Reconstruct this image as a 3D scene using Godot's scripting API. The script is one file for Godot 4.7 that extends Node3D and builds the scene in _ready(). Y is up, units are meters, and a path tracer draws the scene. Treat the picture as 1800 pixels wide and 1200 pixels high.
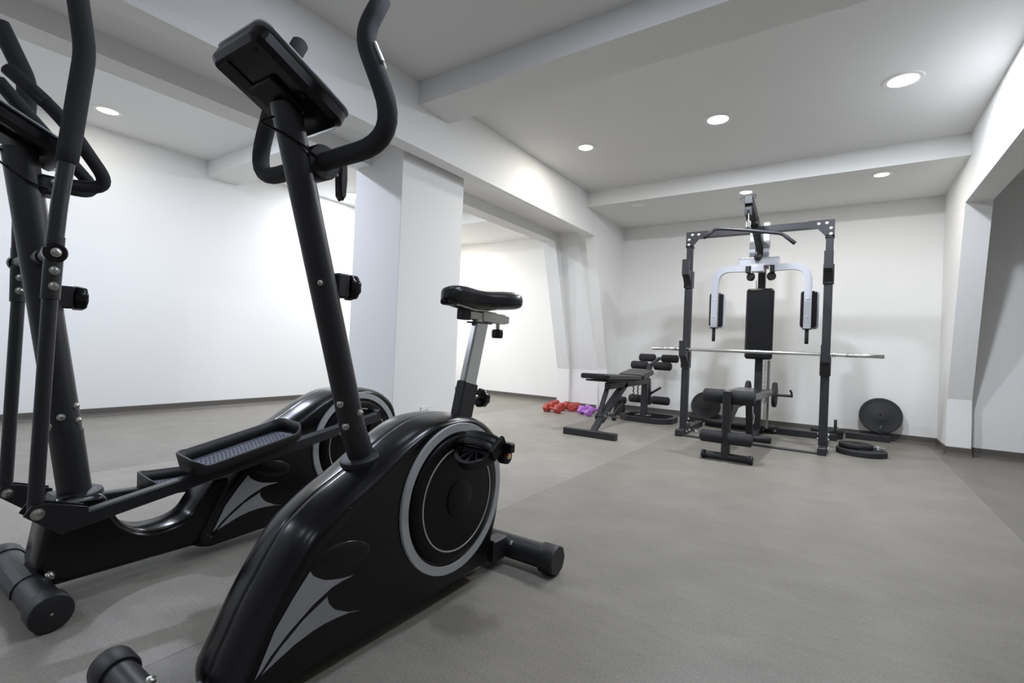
extends Node3D
# A basement fitness room: exercise bike and elliptical trainer in front, multi gym, bench and weights at the back wall.

const XB := -0.98     # middle plane of the exercise bike
const XE := -1.755    # middle plane of the elliptical trainer
const XM := -0.63     # middle plane of the multi gym tower
const XW := -1.69     # middle plane of the weight bench
const ZR := -4.45     # plane of the squat rack uprights
const CEIL := 2.336
const LOW := 2.18

var M := {}
var used := {}

# ------------------------------------------------------------------ mesh collector
class MB:
	var st := SurfaceTool.new()
	var xf := Transform3D.IDENTITY

	func _init() -> void:
		st.begin(Mesh.PRIMITIVE_TRIANGLES)

	# closed solid out of rings of equal length; groups: one smooth group per ring interval (-1 flat)
	func solid(rings: Array, groups: Array, loop := false, poly: PackedVector2Array = PackedVector2Array(), caps := true) -> void:
		var tris: Array = []
		var sg: Array = []
		var n: int = rings[0].size()
		var k: int = rings.size()
		for i in (k if loop else k - 1):
			var ra: PackedVector3Array = rings[i]
			var rb: PackedVector3Array = rings[(i + 1) % k]
			var g: int = groups[i % groups.size()]
			for j in n:
				var j2 := (j + 1) % n
				if not ra[j].is_equal_approx(ra[j2]):
					tris.append([ra[j], ra[j2], rb[j2]])
					sg.append(g)
				if not rb[j].is_equal_approx(rb[j2]):
					tris.append([ra[j], rb[j2], rb[j]])
					sg.append(g)
		if not loop and caps:
			for e in 2:
				var r: PackedVector3Array = rings[0 if e == 0 else k - 1]
				if poly.size() == n:
					var idx := Geometry2D.triangulate_polygon(poly)
					var area := 0.0
					for j in n:
						area += poly[j].cross(poly[(j + 1) % n])
					for t in range(0, idx.size(), 3):
						var a := idx[t]
						var b := idx[t + 1]
						var c := idx[t + 2]
						var s := (poly[b] - poly[a]).cross(poly[c] - poly[a])
						if (s > 0) != (area > 0):
							var q := b
							b = c
							c = q
						if e == 0:
							tris.append([r[a], r[c], r[b]])
						else:
							tris.append([r[a], r[b], r[c]])
						sg.append(-1)
				else:
					var m := Vector3.ZERO
					for p in r:
						m += p
					m /= float(n)
					for j in n:
						var j2 := (j + 1) % n
						if r[j].is_equal_approx(r[j2]):
							continue
						if e == 0:
							tris.append([m, r[j2], r[j]])
						else:
							tris.append([m, r[j], r[j2]])
						sg.append(-1)
		var vol := 0.0
		var o: Vector3 = tris[0][0]
		for t in tris:
			vol += (t[0] - o).dot((t[1] - o).cross(t[2] - o))
		if xf.basis.determinant() < 0:
			vol = -vol
		for i in tris.size():
			var t: Array = tris[i]
			st.set_smooth_group(sg[i])
			if vol > 0:
				st.add_vertex(xf * t[0]); st.add_vertex(xf * t[2]); st.add_vertex(xf * t[1])
			else:
				st.add_vertex(xf * t[0]); st.add_vertex(xf * t[1]); st.add_vertex(xf * t[2])

	# box with chamfered edges; size is full size
	func box(c: Vector3, size: Vector3, bevel := 0.004, bas := Basis.IDENTITY) -> MB:
		var h := size * 0.5
		var b := minf(bevel, minf(h.x, minf(h.y, h.z)) * 0.9)
		var rings: Array = []
		for l in [[-h.z, b], [-h.z + b, 0.0], [h.z - b, 0.0], [h.z, b]]:
			var x: float = h.x - l[1]
			var y: float = h.y - l[1]
			var z: float = l[0]
			var r := PackedVector3Array()
			for p in [Vector3(x, y - b, z), Vector3(x - b, y, z), Vector3(-x + b, y, z), Vector3(-x, y - b, z), Vector3(-x, -y + b, z), Vector3(-x + b, -y, z), Vector3(x - b, -y, z), Vector3(x, -y + b, z)]:
				r.append(c + bas * p)
			rings.append(r)
		solid(rings, [-1])
		return self

	func span(a: Vector3, b: Vector3, bevel := 0.004) -> MB:
		return box((a + b) * 0.5, (b - a).abs(), bevel)

	# square bar from a to b
	func bar(a: Vector3, b: Vector3, w: float, h: float, up := Vector3.UP, bevel := 0.004) -> MB:
		var t := (b - a).normalized()
		var s := up.cross(t).normalized()
		var u := t.cross(s).normalized()
		return box((a + b) * 0.5, Vector3(w, h, a.distance_to(b)), bevel, Basis(s, u, t))

	# round tube along a path
	func tube(path: Array, r: float, seg := 14, loop := false, rs: Array = [], round_cap := 0.0) -> MB:
		var pts: Array = path.duplicate()
		var rad: Array = []
		for i in pts.size():
			rad.append(rs[i] if rs.size() == pts.size() else r)
		if round_cap > 0.0 and not loop:
			var a0: Vector3 = (pts[0] - pts[1]).normalized()
			var a1: Vector3 = (pts[-1] - pts[-2]).normalized()
			var r0: float = rad[0]
			var r1: float = rad[-1]
			pts.insert(0, pts[0]); rad.insert(0, r0 * 0.72)
			pts[1] = pts[1] - a0 * round_cap
			pts.append(pts[-1]); rad.append(r1 * 0.72)
			pts[-2] = pts[-2] - a1 * round_cap
		var rings: Array = []
		var n := pts.size()
		var side := Vector3.ZERO
		for i in n:
			var t: Vector3
			if loop:
				t = (pts[(i + 1) % n] - pts[(i - 1 + n) % n]).normalized()
			else:
				t = (pts[mini(i + 1, n - 1)] - pts[maxi(i - 1, 0)]).normalized()
			if i == 0:
				side = (Vector3.UP if absf(t.y) < 0.9 else Vector3.RIGHT).cross(t).normalized()
			else:
				side = (side - t * side.dot(t)).normalized()
			var u := t.cross(side)
			var ring := PackedVector3Array()
			for j in seg:
				var a := TAU * j / seg
				ring.append(pts[i] + (side * cos(a) + u * sin(a)) * float(rad[i]))
			rings.append(ring)
		solid(rings, [1], loop)
		return self

	# profile (2D: x along side, y along up) swept along a path
	func sweep(path: Array, prof: PackedVector2Array, up: Vector3, loop := false, sm := -1) -> MB:
		var rings: Array = []
		var n := path.size()
		for i in n:
			var t: Vector3
			if loop:
				t = (path[(i + 1) % n] - path[(i - 1 + n) % n]).normalized()
			else:
				t = (path[mini(i + 1, n - 1)] - path[maxi(i - 1, 0)]).normalized()
			var s := up.cross(t).normalized()
			var u := t.cross(s).normalized()
			var ring := PackedVector3Array()
			for p in prof:
				ring.append(path[i] + s * p.x + u * p.y)
			rings.append(ring)
		solid(rings, [sm], loop, prof)
		return self

	# lathe: prof of Vector2(radius, height along axis)
	func lathe(o: Vector3, axis: Vector3, prof: Array, seg := 32) -> MB:
		var ax := axis.normalized()
		var s := (Vector3.UP if absf(ax.y) < 0.9 else Vector3.RIGHT).cross(ax).normalized()
		var u := ax.cross(s)
		var rings: Array = []
		for p in prof:
			var ring := PackedVector3Array()
			for j in seg:
				var a := TAU * j / seg
				ring.append(o + ax * p.y + (s * cos(a) + u * sin(a)) * p.x)
			rings.append(ring)
		var groups: Array = []
		var g := 1
		for i in prof.size() - 1:
			if i > 0:
				var d0: Vector2 = (prof[i] - prof[i - 1]).normalized()
				var d1: Vector2 = (prof[i + 1] - prof[i]).normalized()
				if d0.dot(d1) < 0.8:
					g += 1
			groups.append(g)
		solid(rings, groups)
		return self

	# ring with a hole: closed profile turned around the axis
	func hoop(o: Vector3, axis: Vector3, prof: Array, seg := 40) -> MB:
		var ax := axis.normalized()
		var s := (Vector3.UP if absf(ax.y) < 0.9 else Vector3.RIGHT).cross(ax).normalized()
		var u := ax.cross(s)
		var rings: Array = []
		var groups: Array = []
		var g := 1
		var n := prof.size()
		for i in n:
			var p: Vector2 = prof[i]
			var ring := PackedVector3Array()
			for j in seg:
				var a := TAU * j / seg
				ring.append(o + ax * p.y + (s * cos(a) + u * sin(a)) * p.x)
			rings.append(ring)
			var d0: Vector2 = (p - prof[(i - 1 + n) % n]).normalized()
			var d1: Vector2 = (prof[(i + 1) % n] - p).normalized()
			if d0.dot(d1) < 0.8:
				g += 1
			groups.append(g)
		solid(rings, groups, true)
		return self

	# prism: outline in the plane (U, V) at o, thickness along N from d0 to d1, edges chamfered by b
	func prism(poly: PackedVector2Array, o: Vector3, U: Vector3, V: Vector3, N: Vector3, d0: float, d1: float, b := 0.0, sm := -1) -> MB:
		var inn := MB.inset(poly, b)
		var rings: Array = []
		var lay: Array = [[d0, inn], [d0 + b, poly], [d1 - b, poly], [d1, inn]] if b > 0.0 else [[d0, poly], [d1, poly]]
		for l in lay:
			var ring := PackedVector3Array()
			for p in l[1]:
				ring.append(o + U * p.x + V * p.y + N * float(l[0]))
			rings.append(ring)
		solid(rings, [sm], false, inn if b > 0.0 else poly)
		return self

	static func inset(poly: PackedVector2Array, b: float, w: Array = []) -> PackedVector2Array:
		var n := poly.size()
		var area := 0.0
		for j in n:
			area += poly[j].cross(poly[(j + 1) % n])
		var sgn := 1.0 if area > 0 else -1.0
		var res := PackedVector2Array()
		for j in n:
			var e0 := (poly[j] - poly[(j - 1 + n) % n]).normalized()
			var e1 := (poly[(j + 1) % n] - poly[j]).normalized()
			var n0 := Vector2(-e0.y, e0.x) * sgn
			var n1 := Vector2(-e1.y, e1.x) * sgn
			var m := n0 + n1
			if m.length() < 0.2:
				m = n0
			m = m.normalized()
			var k := b / maxf(0.45, m.dot(n0))
			if w.size() == n:
				k *= w[j]
			res.append(poly[j] + m * k)
		return res

	func mesh() -> ArrayMesh:
		st.generate_normals()
		return st.commit()

# ------------------------------------------------------------------ small helpers
static func fillet(pts: Array, rad: float, n := 6) -> Array:
	var res: Array = [pts[0]]
	for i in range(1, pts.size() - 1):
		var p: Vector3 = pts[i]
		var a: Vector3 = pts[i - 1] - p
		var b: Vector3 = pts[i + 1] - p
		var cut := minf(rad, minf(a.length(), b.length()) * 0.48)
		var p0 := p + a.normalized() * cut
		var p1 := p + b.normalized() * cut
		for k in n + 1:
			var t := float(k) / n
			res.append(p0.lerp(p, t).lerp(p.lerp(p1, t), t))
	res.append(pts[-1])
	return res

static func spline(pts: Array, n := 5) -> Array:
	var res: Array = []
	for i in pts.size() - 1:
		var p0 = pts[maxi(i - 1, 0)]
		var p3 = pts[mini(i + 2, pts.size() - 1)]
		for k in n:
			res.append(pts[i].cubic_interpolate(pts[i + 1], p0, p3, float(k) / n))
	res.append(pts[-1])
	return res

static func rrect(w: float, h: float, r: float, n := 5) -> PackedVector2Array:
	var res := PackedVector2Array()
	for q in [[w * 0.5 - r, h * 0.5 - r, 0.0], [-w * 0.5 + r, h * 0.5 - r, PI / 2], [-w * 0.5 + r, -h * 0.5 + r, PI], [w * 0.5 - r, -h * 0.5 + r, PI * 1.5]]:
		for k in n + 1:
			var a: float = q[2] + PI / 2 * k / n
			res.append(Vector2(q[0] + cos(a) * r, q[1] + sin(a) * r))
	return res

static func pv(a: Array) -> PackedVector2Array:
	var res := PackedVector2Array()
	for p in a:
		res.append(p if p is Vector2 else Vector2(p[0], p[1]))
	return res

func numbered(parent: Node, called: String) -> String:
	var key := str(parent.get_instance_id()) + called
	var n: int = used.get(key, 0)
	used[key] = n + 1
	return called if n == 0 else "%s_%03d" % [called, n]

func origin_of(o: Node) -> Vector3:
	var p := Vector3.ZERO
	while o != self and o is Node3D:
		p += o.position
		o = o.get_parent()
	return p

# a thing: a Node3D at its base, its parts are children
func thing(called: String, label: String, category: String, at: Vector3, group := "") -> Node3D:
	var o := Node3D.new()
	o.name = numbered(self, called)
	add_child(o)
	o.position = at
	o.set_meta("label", label)
	o.set_meta("category", category)
	if group != "":
		o.set_meta("group", group)
	return o

# a part: vertices are given in room coordinates
func part(parent: Node3D, called: String, b: MB, mat: Material, label := "") -> MeshInstance3D:
	var o := MeshInstance3D.new()
	o.name = numbered(parent, called)
	b.st.generate_normals()
	var src := b.st.commit()
	var off := origin_of(parent)
	if off != Vector3.ZERO:
		var s2 := SurfaceTool.new()
		s2.append_from(src, 0, Transform3D(Basis.IDENTITY, -off))
		src = s2.commit()
	o.mesh = src
	o.material_override = mat
	o.cast_shadow = GeometryInstance3D.SHADOW_CASTING_SETTING_ON
	parent.add_child(o)
	if label != "":
		o.set_meta("label", label)
	return o

func struct(called: String, b: MB, mat: Material) -> MeshInstance3D:
	var o := part(self, called, b, mat)
	o.set_meta("kind", "structure")
	return o

func copy(o: Node3D, called: String, label: String, at: Vector3, bas := Basis.IDENTITY) -> Node3D:
	var c: Node3D = o.duplicate()
	c.name = numbered(self, called)
	add_child(c)
	c.transform = Transform3D(bas, at)
	c.set_meta("label", label)
	return c

func bolt(parent: Node3D, at: Vector3, axis: Vector3, r := 0.008, called := "bolt") -> void:
	var b := MB.new()
	b.lathe(at, axis, [Vector2(0.0005, -0.004), Vector2(r * 1.35, -0.004), Vector2(r * 1.35, 0.002), Vector2(r, 0.0025), Vector2(r * 0.92, 0.006), Vector2(r * 0.45, 0.0075), Vector2(r * 0.42, 0.004), Vector2(0.0005, 0.004)], 14)
	part(parent, called, b, M.steel)

func grip_knob(at: Vector3, axis: Vector3, r: float, h: float) -> MB:
	var b := MB.new()
	var ax := axis.normalized()
	var s := (Vector3.UP if absf(ax.y) < 0.9 else Vector3.RIGHT).cross(ax).normalized()
	var u := ax.cross(s)
	var rings: Array = []
	for l in [[0.0, 0.8], [0.08, 0.95], [0.2, 1.0], [0.75, 1.0], [0.92, 0.93], [1.0, 0.78]]:
		var ring := PackedVector3Array()
		for j in 36:
			var a := TAU * j / 36
			var rr: float = r * float(l[1]) * (1.0 + 0.05 * cos(a * 9.0))
			ring.append(at + ax * h * float(l[0]) + (s * cos(a) + u * sin(a)) * rr)
		rings.append(ring)
	b.solid(rings, [1])
	return b

# ------------------------------------------------------------------ materials
func mat(c: Color, rough: float, metal := 0.0) -> StandardMaterial3D:
	var m := StandardMaterial3D.new()
	m.albedo_color = c
	m.roughness = rough
	m.metallic = metal
	return m

func noise_image(w: int, h: int, freq: float, sd: int, oct := 4) -> Image:
	var n := FastNoiseLite.new()
	n.seed = sd
	n.frequency = freq
	n.fractal_octaves = oct
	return n.get_seamless_image(w, h)

func grain(m: StandardMaterial3D, freq: float, strength: float, scale: float, sd: int) -> void:
	var im := noise_image(256, 256, freq, sd, 3)
	im.convert(Image.FORMAT_RGBA8)
	im.bump_map_to_normal_map(strength)
	m.normal_enabled = true
	m.normal_texture = ImageTexture.create_from_image(im)
	m.normal_scale = 0.5
	m.uv1_triplanar = true
	m.uv1_world_triplanar = true
	m.uv1_scale = Vector3.ONE * scale

func floor_material(tint: Color, sd: int) -> StandardMaterial3D:
	var coarse := noise_image(256, 256, 0.012, sd, 4)
	coarse.resize(512, 512, Image.INTERPOLATE_CUBIC)
	var streak := noise_image(128, 512, 0.05, sd + 1, 3)
	streak.resize(512, 512, Image.INTERPOLATE_CUBIC)
	var fine := noise_image(512, 512, 0.25, sd + 2, 2)
	var im := Image.create(512, 512, false, Image.FORMAT_RGB8)
	for y in 512:
		for x in 512:
			var v := 1.0 + (coarse.get_pixel(x, y).r - 0.5) * 0.08 + (streak.get_pixel(x, y).r - 0.5) * 0.055 + (fine.get_pixel(x, y).r - 0.5) * 0.16
			im.set_pixel(x, y, Color(minf(1.0, tint.r * v), minf(1.0, tint.g * v), minf(1.0, tint.b * v)))
	var m := mat(Color.WHITE, 0.42)
	m.albedo_texture = ImageTexture.create_from_image(im)
	m.uv1_triplanar = true
	m.uv1_world_triplanar = true
	m.uv1_scale = Vector3.ONE * 0.9
	m.metallic_specular = 0.35
	return m

func materials() -> void:
	M.wall = mat(Color(0.93, 0.93, 0.925), 0.85)
	grain(M.wall, 0.06, 1.5, 2.2, 5)
	M.wall.normal_scale = 0.04
	M.ceiling = mat(Color(0.90, 0.90, 0.895), 0.9)
	M.vinyl_a = floor_material(Color(0.545, 0.530, 0.500), 11)
	M.vinyl_b = floor_material(Color(0.503, 0.488, 0.458), 23)
	M.vinyl_c = floor_material(Color(0.452, 0.438, 0.412), 37)
	M.subfloor = mat(Color(0.25, 0.245, 0.235), 0.9)
	M.baseboard = mat(Color(0.36, 0.345, 0.325), 0.5)
	M.metal = mat(Color(0.135, 0.137, 0.148), 0.42)
	grain(M.metal, 0.2, 3.0, 26.0, 3)
	M.metal.normal_scale = 0.15
	M.rack = mat(Color(0.165, 0.168, 0.182), 0.45)
	M.gloss = mat(Color(0.05, 0.05, 0.056), 0.24)
	M.gloss.metallic_specular = 0.42
	M.satin = mat(Color(0.055, 0.055, 0.058), 0.42)
	M.satin.metallic_specular = 0.3
	M.plastic = mat(Color(0.115, 0.117, 0.126), 0.5)
	grain(M.plastic, 0.25, 3.0, 28.0, 8)
	M.plastic.normal_scale = 0.15
	M.foam = mat(Color(0.14, 0.142, 0.155), 0.78)
	grain(M.foam, 0.3, 6.0, 14.0, 9)
	M.pad = mat(Color(0.075, 0.075, 0.085), 0.28)
	M.seat_vinyl = mat(Color(0.10, 0.10, 0.115), 0.3)
	M.tread = mat(Color(0.33, 0.34, 0.40), 0.55)
	M.tread_dark = mat(Color(0.22, 0.225, 0.25), 0.5)
	M.rubber = mat(Color(0.135, 0.137, 0.145), 0.7)
	grain(M.rubber, 0.2, 4.0, 6.0, 12)
	M.rubber.normal_scale = 0.3
	M.ring_grey = mat(Color(0.66, 0.67, 0.67), 0.45)
	M.decal = mat(Color(0.57, 0.575, 0.585), 0.45)
	M.chrome = mat(Color(0.88, 0.89, 0.88), 0.22, 1.0)
	M.steel = mat(Color(0.78, 0.78, 0.755), 0.3, 1.0)
	M.zinc = mat(Color(0.86, 0.86, 0.85), 0.35, 0.6)
	M.silver = mat(Color(0.77, 0.78, 0.81), 0.35, 0.15)
	M.silver_band = mat(Color(0.50, 0.50, 0.50), 0.45, 0.3)
	M.white_plastic = mat(Color(0.90, 0.90, 0.89), 0.35)
	M.hole = mat(Color(0.02, 0.02, 0.02), 0.8)
	M.red = mat(Color(0.66, 0.245, 0.21), 0.55)
	M.purple = mat(Color(0.68, 0.43, 0.78), 0.55)
	M.red_reflector = mat(Color(0.75, 0.1, 0.1), 0.25)
	M.amber = mat(Color(0.85, 0.78, 0.55), 0.3)
	M.screen = mat(Color(0.10, 0.12, 0.12), 0.1)

func lamp_material(c: Color, e: float) -> StandardMaterial3D:
	var m := mat(Color(0.95, 0.95, 0.93), 0.5)
	if e > 0.0:
		m.emission_enabled = true
		m.emission = c
		m.emission_energy_multiplier = e
	return m

# ------------------------------------------------------------------ the scene
func _ready() -> void:
	var cam := Camera3D.new()
	cam.name = "camera"
	cam.fov = 70.0
	cam.near = 0.02
	cam.far = 40.0
	add_child(cam)
	cam.transform = Transform3D(Basis.from_euler(Vector3(deg_to_rad(0.45), deg_to_rad(34.18), deg_to_rad(2.386))), Vector3(0, 0.72, 0))
	cam.current = true

	var env := Environment.new()
	env.background_mode = Environment.BG_COLOR
	env.background_color = Color(0, 0, 0)
	env.tonemap_mode = Environment.TONE_MAPPER_LINEAR
	env.tonemap_exposure = 0.94
	env.sdfgi_enabled = true
	env.ssao_enabled = true
	env.ssil_enabled = true
	var we := WorldEnvironment.new()
	we.name = "environment"
	we.environment = env
	add_child(we)

	materials()
	lights()
	room()
	bike()
	elliptical()
	multi_gym()
	bench()
	weights()
	dumbbells()

# ------------------------------------------------------------------ downlights
func downlight(at: Vector3, label: String, e: float, c: Color, glow: float, r := 0.066) -> void:
	var t := thing("ceiling_light", label, "light", at, "recessed round ceiling lights")
	var ring := MB.new()
	ring.hoop(at, Vector3.DOWN, [Vector2(r, 0.0), Vector2(r + 0.026, 0.0), Vector2(r + 0.024, 0.004), Vector2(r + 0.004, 0.007), Vector2(r, 0.004)], 40)
	part(t, "trim_ring", ring, M.white_plastic)
	var d := MB.new()
	d.lathe(at, Vector3.DOWN, [Vector2(0.0005, 0.0), Vector2(r, 0.0), Vector2(r, 0.003), Vector2(0.0005, 0.003)], 40)
	part(t, "diffuser", d, lamp_material(c, glow))
	if e > 0.0:
		var l := AreaLight3D.new()
		l.name = "lamp"
		l.area_size = Vector2(r, r) * 1.75
		l.light_energy = e
		l.light_color = c
		l.shadow_enabled = true
		l.area_range = 12.0
		l.area_attenuation = 2.0
		t.add_child(l)
		l.transform = Transform3D(Basis(Vector3.RIGHT, -PI / 2), Vector3(0, -0.008, 0))

func lights() -> void:
	var cool := Color(0.945, 0.965, 1.0)
	var warm := Color(1.0, 0.975, 0.925)
	var blue := Color(0.90, 0.93, 1.0)
	downlight(Vector3(-1.76, CEIL, -3.53), "warm round downlight nearest the left wall beam", 0.85, warm, 5.0, 0.055)
	downlight(Vector3(-0.76, CEIL, -3.53), "bright round downlight in the middle of the ceiling bay", 3.2, cool, 9.0)
	downlight(Vector3(0.24, CEIL, -3.53), "large bright downlight nearest the right wall", 3.6, cool, 9.0, 0.072)
	downlight(Vector3(0.21, LOW, -4.75), "small warm downlight in the lowered ceiling, right of the lat tower", 0.40, warm, 6.0, 0.048)
	downlight(Vector3(-0.76, LOW, -4.75), "small warm downlight just above the lat tower", 0.40, warm, 6.0, 0.048)
	downlight(Vector3(-1.73, LOW, -4.72), "unlit round downlight in the lowered ceiling, left of the lat tower", 0.0, warm, 0.0)
	downlight(Vector3(-4.60, CEIL, -3.50), "bright downlight beside the square column in the side room", 2.6, cool, 8.0)
	downlight(Vector3(-4.57, CEIL, -1.26), "dim cream downlight in the side room, above the elliptical trainer", 0.25, Color(1.0, 0.98, 0.88), 0.85)
	downlight(Vector3(-4.60, LOW, -4.75), "downlight in the lowered ceiling of the side room, hidden by the square column", 2.4, warm, 6.0)
	downlight(Vector3(-3.57, CEIL, -3.50), "downlight hidden behind the square column in the side room", 2.0, cool, 6.0)
	downlight(Vector3(-3.57, CEIL, -1.26), "downlight hidden by the header in the side room, left of the elliptical trainer", 3.4, blue, 6.0)
	downlight(Vector3(-3.57, CEIL, 1.0), "downlight in the near end of the side room, beside the header", 1.9, blue, 6.0)
	downlight(Vector3(-4.57, CEIL, 1.0), "downlight in the near end of the side room, beside the outer wall", 0.9, blue, 6.0)
	for r in [["left of three", -1.76, 0.1, 0.3], ["middle of three", -0.76, 1.1, 0.4], ["right of three", 0.24, 0.9, 0.5]]:
		downlight(Vector3(r[1], CEIL, -1.26), "ceiling light over the bay with the exercise bike, " + r[0], r[2], blue, 4.0)
		downlight(Vector3(r[1], CEIL, 1.1), "ceiling light over the bay behind the camera, " + r[0], r[3], blue, 4.0)

# ------------------------------------------------------------------ room shell
func zy_wall(b: MB, poly: Array, x0: float, x1: float) -> void:
	b.prism(pv(poly), Vector3.ZERO, Vector3(0, 0, 1), Vector3.UP, Vector3.RIGHT, x0, x1)

func baseboard(called: String, path: Array, into: Vector3) -> void:
	# straight strip with a coved foot; into points from the wall into the room
	var b := MB.new()
	var t: Vector3 = (path[1] - path[0]).normalized()
	var s := Vector3.UP.cross(t).normalized()
	var k := 1.0 if s.dot(into) > 0 else -1.0
	b.sweep(path, pv([[0, 0], [0.030 * k, 0], [0.016 * k, 0.004], [0.009 * k, 0.012], [0.006 * k, 0.026], [0.006 * k, 0.064], [0.004 * k, 0.067], [0, 0.067]]), Vector3.UP)
	struct(called, b, M.baseboard)

func room() -> void:
	# floor of vinyl sheets with welded seams
	var fl := Node3D.new()
	fl.name = "floor"
	add_child(fl)
	fl.set_meta("kind", "structure")
	part(fl, "subfloor", MB.new().span(Vector3(-5.2, -0.12, -5.8), Vector3(2.7, -0.004, 3.1), 0.0), M.subfloor)
	var xs := [-5.2, -4.925, -3.07, -1.215, 0.64, 2.495, 2.7]
	var mats := [M.vinyl_c, M.vinyl_b, M.vinyl_a, M.vinyl_b, M.vinyl_c, M.vinyl_a]
	for i in 6:
		part(fl, "vinyl_sheet", MB.new().span(Vector3(xs[i] + 0.0004, -0.004, -5.8), Vector3(xs[i + 1] - 0.0004, 0.0, 3.1), 0.0004), mats[i])

	# ceilings
	struct("ceiling", MB.new().span(Vector3(-5.2, CEIL, -4.57), Vector3(2.7, CEIL + 0.15, 3.1), 0.0), M.ceiling)
	struct("ceiling_lowered", MB.new().span(Vector3(-5.2, LOW, -5.8), Vector3(2.7, CEIL + 0.15, -4.57), 0.0), M.ceiling)
	struct("ceiling_beam", MB.new().span(Vector3(-5.2, 2.191, -2.43), Vector3(0.72, CEIL + 0.05, -2.143), 0.001), M.ceiling)
	struct("ceiling_alcove", MB.new().span(Vector3(0.84, 2.15, -5.4), Vector3(2.7, CEIL + 0.05, 3.1), 0.0), M.ceiling)

	# outer walls
	struct("wall_back", MB.new().span(Vector3(-5.2, -0.05, -5.75), Vector3(0.86, CEIL + 0.1, -5.6), 0.0), M.wall)
	struct("wall_left", MB.new().span(Vector3(-5.2, -0.05, -5.75), Vector3(-5.02, CEIL + 0.1, 3.1), 0.0), M.wall)
	struct("wall_front", MB.new().span(Vector3(-5.2, -0.05, 2.95), Vector3(2.7, CEIL + 0.1, 3.1), 0.0), M.wall)
	struct("wall_alcove_back", MB.new().span(Vector3(0.80, -0.05, -5.4), Vector3(2.7, CEIL + 0.1, -5.24), 0.0), M.wall)
	struct("wall_alcove_right", MB.new().span(Vector3(2.5, -0.05, -5.4), Vector3(2.7, CEIL + 0.1, 3.1), 0.0), M.wall)

	# right wall with its splayed opening
	var r := MB.new()
	zy_wall(r, [[-5.75, -0.02], [-5.15, -0.02], [-5.17, 0.44], [-4.71, 1.885], [1.9, 1.885], [1.9, -0.02], [3.0, -0.02], [3.0, 2.40], [-5.75, 2.40]], 0.698, 0.845)
	struct("wall_right", r, M.wall)

	# wall between the two rooms: three layers, the middle one set back, and a square column
	var w := Node3D.new()
	w.name = "wall_middle"
	add_child(w)
	w.set_meta("kind", "structure")
	var a := MB.new()
	zy_wall(a, [[-5.7, -0.02], [-5.30, -0.02], [-5.256, 0.49], [-4.775, 1.930], [0.9, 1.930], [0.9, -0.02], [3.0, -0.02], [3.0, 2.40], [-5.7, 2.40]], -2.345, -2.235)
	part(w, "front_layer", a, M.wall)
	var m := MB.new()
	zy_wall(m, [[-5.7, -0.02], [-5.275, -0.02], [-5.262, 0.47], [-4.84, 2.004], [0.96, 2.004], [0.96, -0.02], [3.0, -0.02], [3.0, 2.40], [-5.7, 2.40]], -2.70, -2.345)
	part(w, "middle_layer", m, M.wall)
	var q := MB.new()
	zy_wall(q, [[-5.7, -0.02], [-5.235, -0.02], [-5.215, 0.465], [-4.755, 1.905], [0.9, 1.905], [0.9, -0.02], [3.0, -0.02], [3.0, 2.40], [-5.7, 2.40]], -2.86, -2.70)
	part(w, "rear_layer", q, M.wall)
	part(w, "column", MB.new().span(Vector3(-2.857, -0.02, -2.79), Vector3(-2.39, 2.02, -2.18), 0.002), M.wall)

	# baseboards
	baseboard("baseboard_back", [Vector3(-2.235, 0, -5.6), Vector3(0.698, 0, -5.6)], Vector3(0, 0, 1))
	baseboard("baseboard_side_back", [Vector3(-5.02, 0, -5.6), Vector3(-2.86, 0, -5.6)], Vector3(0, 0, 1))
	baseboard("baseboard_left", [Vector3(-5.02, 0, -5.6), Vector3(-5.02, 0, 2.95)], Vector3(1, 0, 0))
	baseboard("baseboard_jamb", [Vector3(-2.70, 0, -5.274), Vector3(-2.36, 0, -5.274)], Vector3(0, 0, 1))
	baseboard("baseboard_right", [Vector3(0.698, 0, -5.6), Vector3(0.698, 0, -5.14)], Vector3(-1, 0, 0))
	baseboard("baseboard_pillar", [Vector3(0.692, 0, -5.15), Vector3(0.85, 0, -5.15)], Vector3(0, 0, 1))
	baseboard("baseboard_alcove", [Vector3(0.845, 0, -5.24), Vector3(2.5, 0, -5.24)], Vector3(0, 0, 1))
	baseboard("baseboard_front", [Vector3(-5.02, 0, 2.95), Vector3(2.5, 0, 2.95)], Vector3(0, 0, -1))

	# wall socket low on the column
	var at := Vector3(-2.39, 0.232, -2.475)
	var s := thing("wall_socket", "white wall socket low on the square column", "socket", at)
	part(s, "cover_plate", MB.new().prism(rrect(0.082, 0.082, 0.008), at, Vector3(0, 0, 1), Vector3.UP, Vector3.RIGHT, 0.0, 0.009, 0.003), M.white_plastic)
	part(s, "socket_ring", MB.new().hoop(at, Vector3.RIGHT, [Vector2(0.019, 0.008), Vector2(0.027, 0.008), Vector2(0.026, 0.013), Vector2(0.020, 0.013)], 28), M.white_plastic)
	for k in [-1, 1]:
		part(s, "pin_hole", MB.new().lathe(at + Vector3(0.0085, 0, 0.0095 * k), Vector3.RIGHT, [Vector2(0.0005, 0), Vector2(0.003, 0), Vector2(0.003, 0.001), Vector2(0.0005, 0.001)], 12), M.hole)

	# round vent plate in the lowered ceiling above the lat tower
	var vat := Vector3(-0.80, LOW, -5.12)
	var v := thing("ceiling_disc", "white unlit round disc in the lowered ceiling, above the multi gym", "fixture", vat)
	part(v, "rim", MB.new().hoop(vat, Vector3.DOWN, [Vector2(0.055, 0), Vector2(0.085, 0), Vector2(0.082, 0.006), Vector2(0.058, 0.008)], 32), M.white_plastic)
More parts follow.
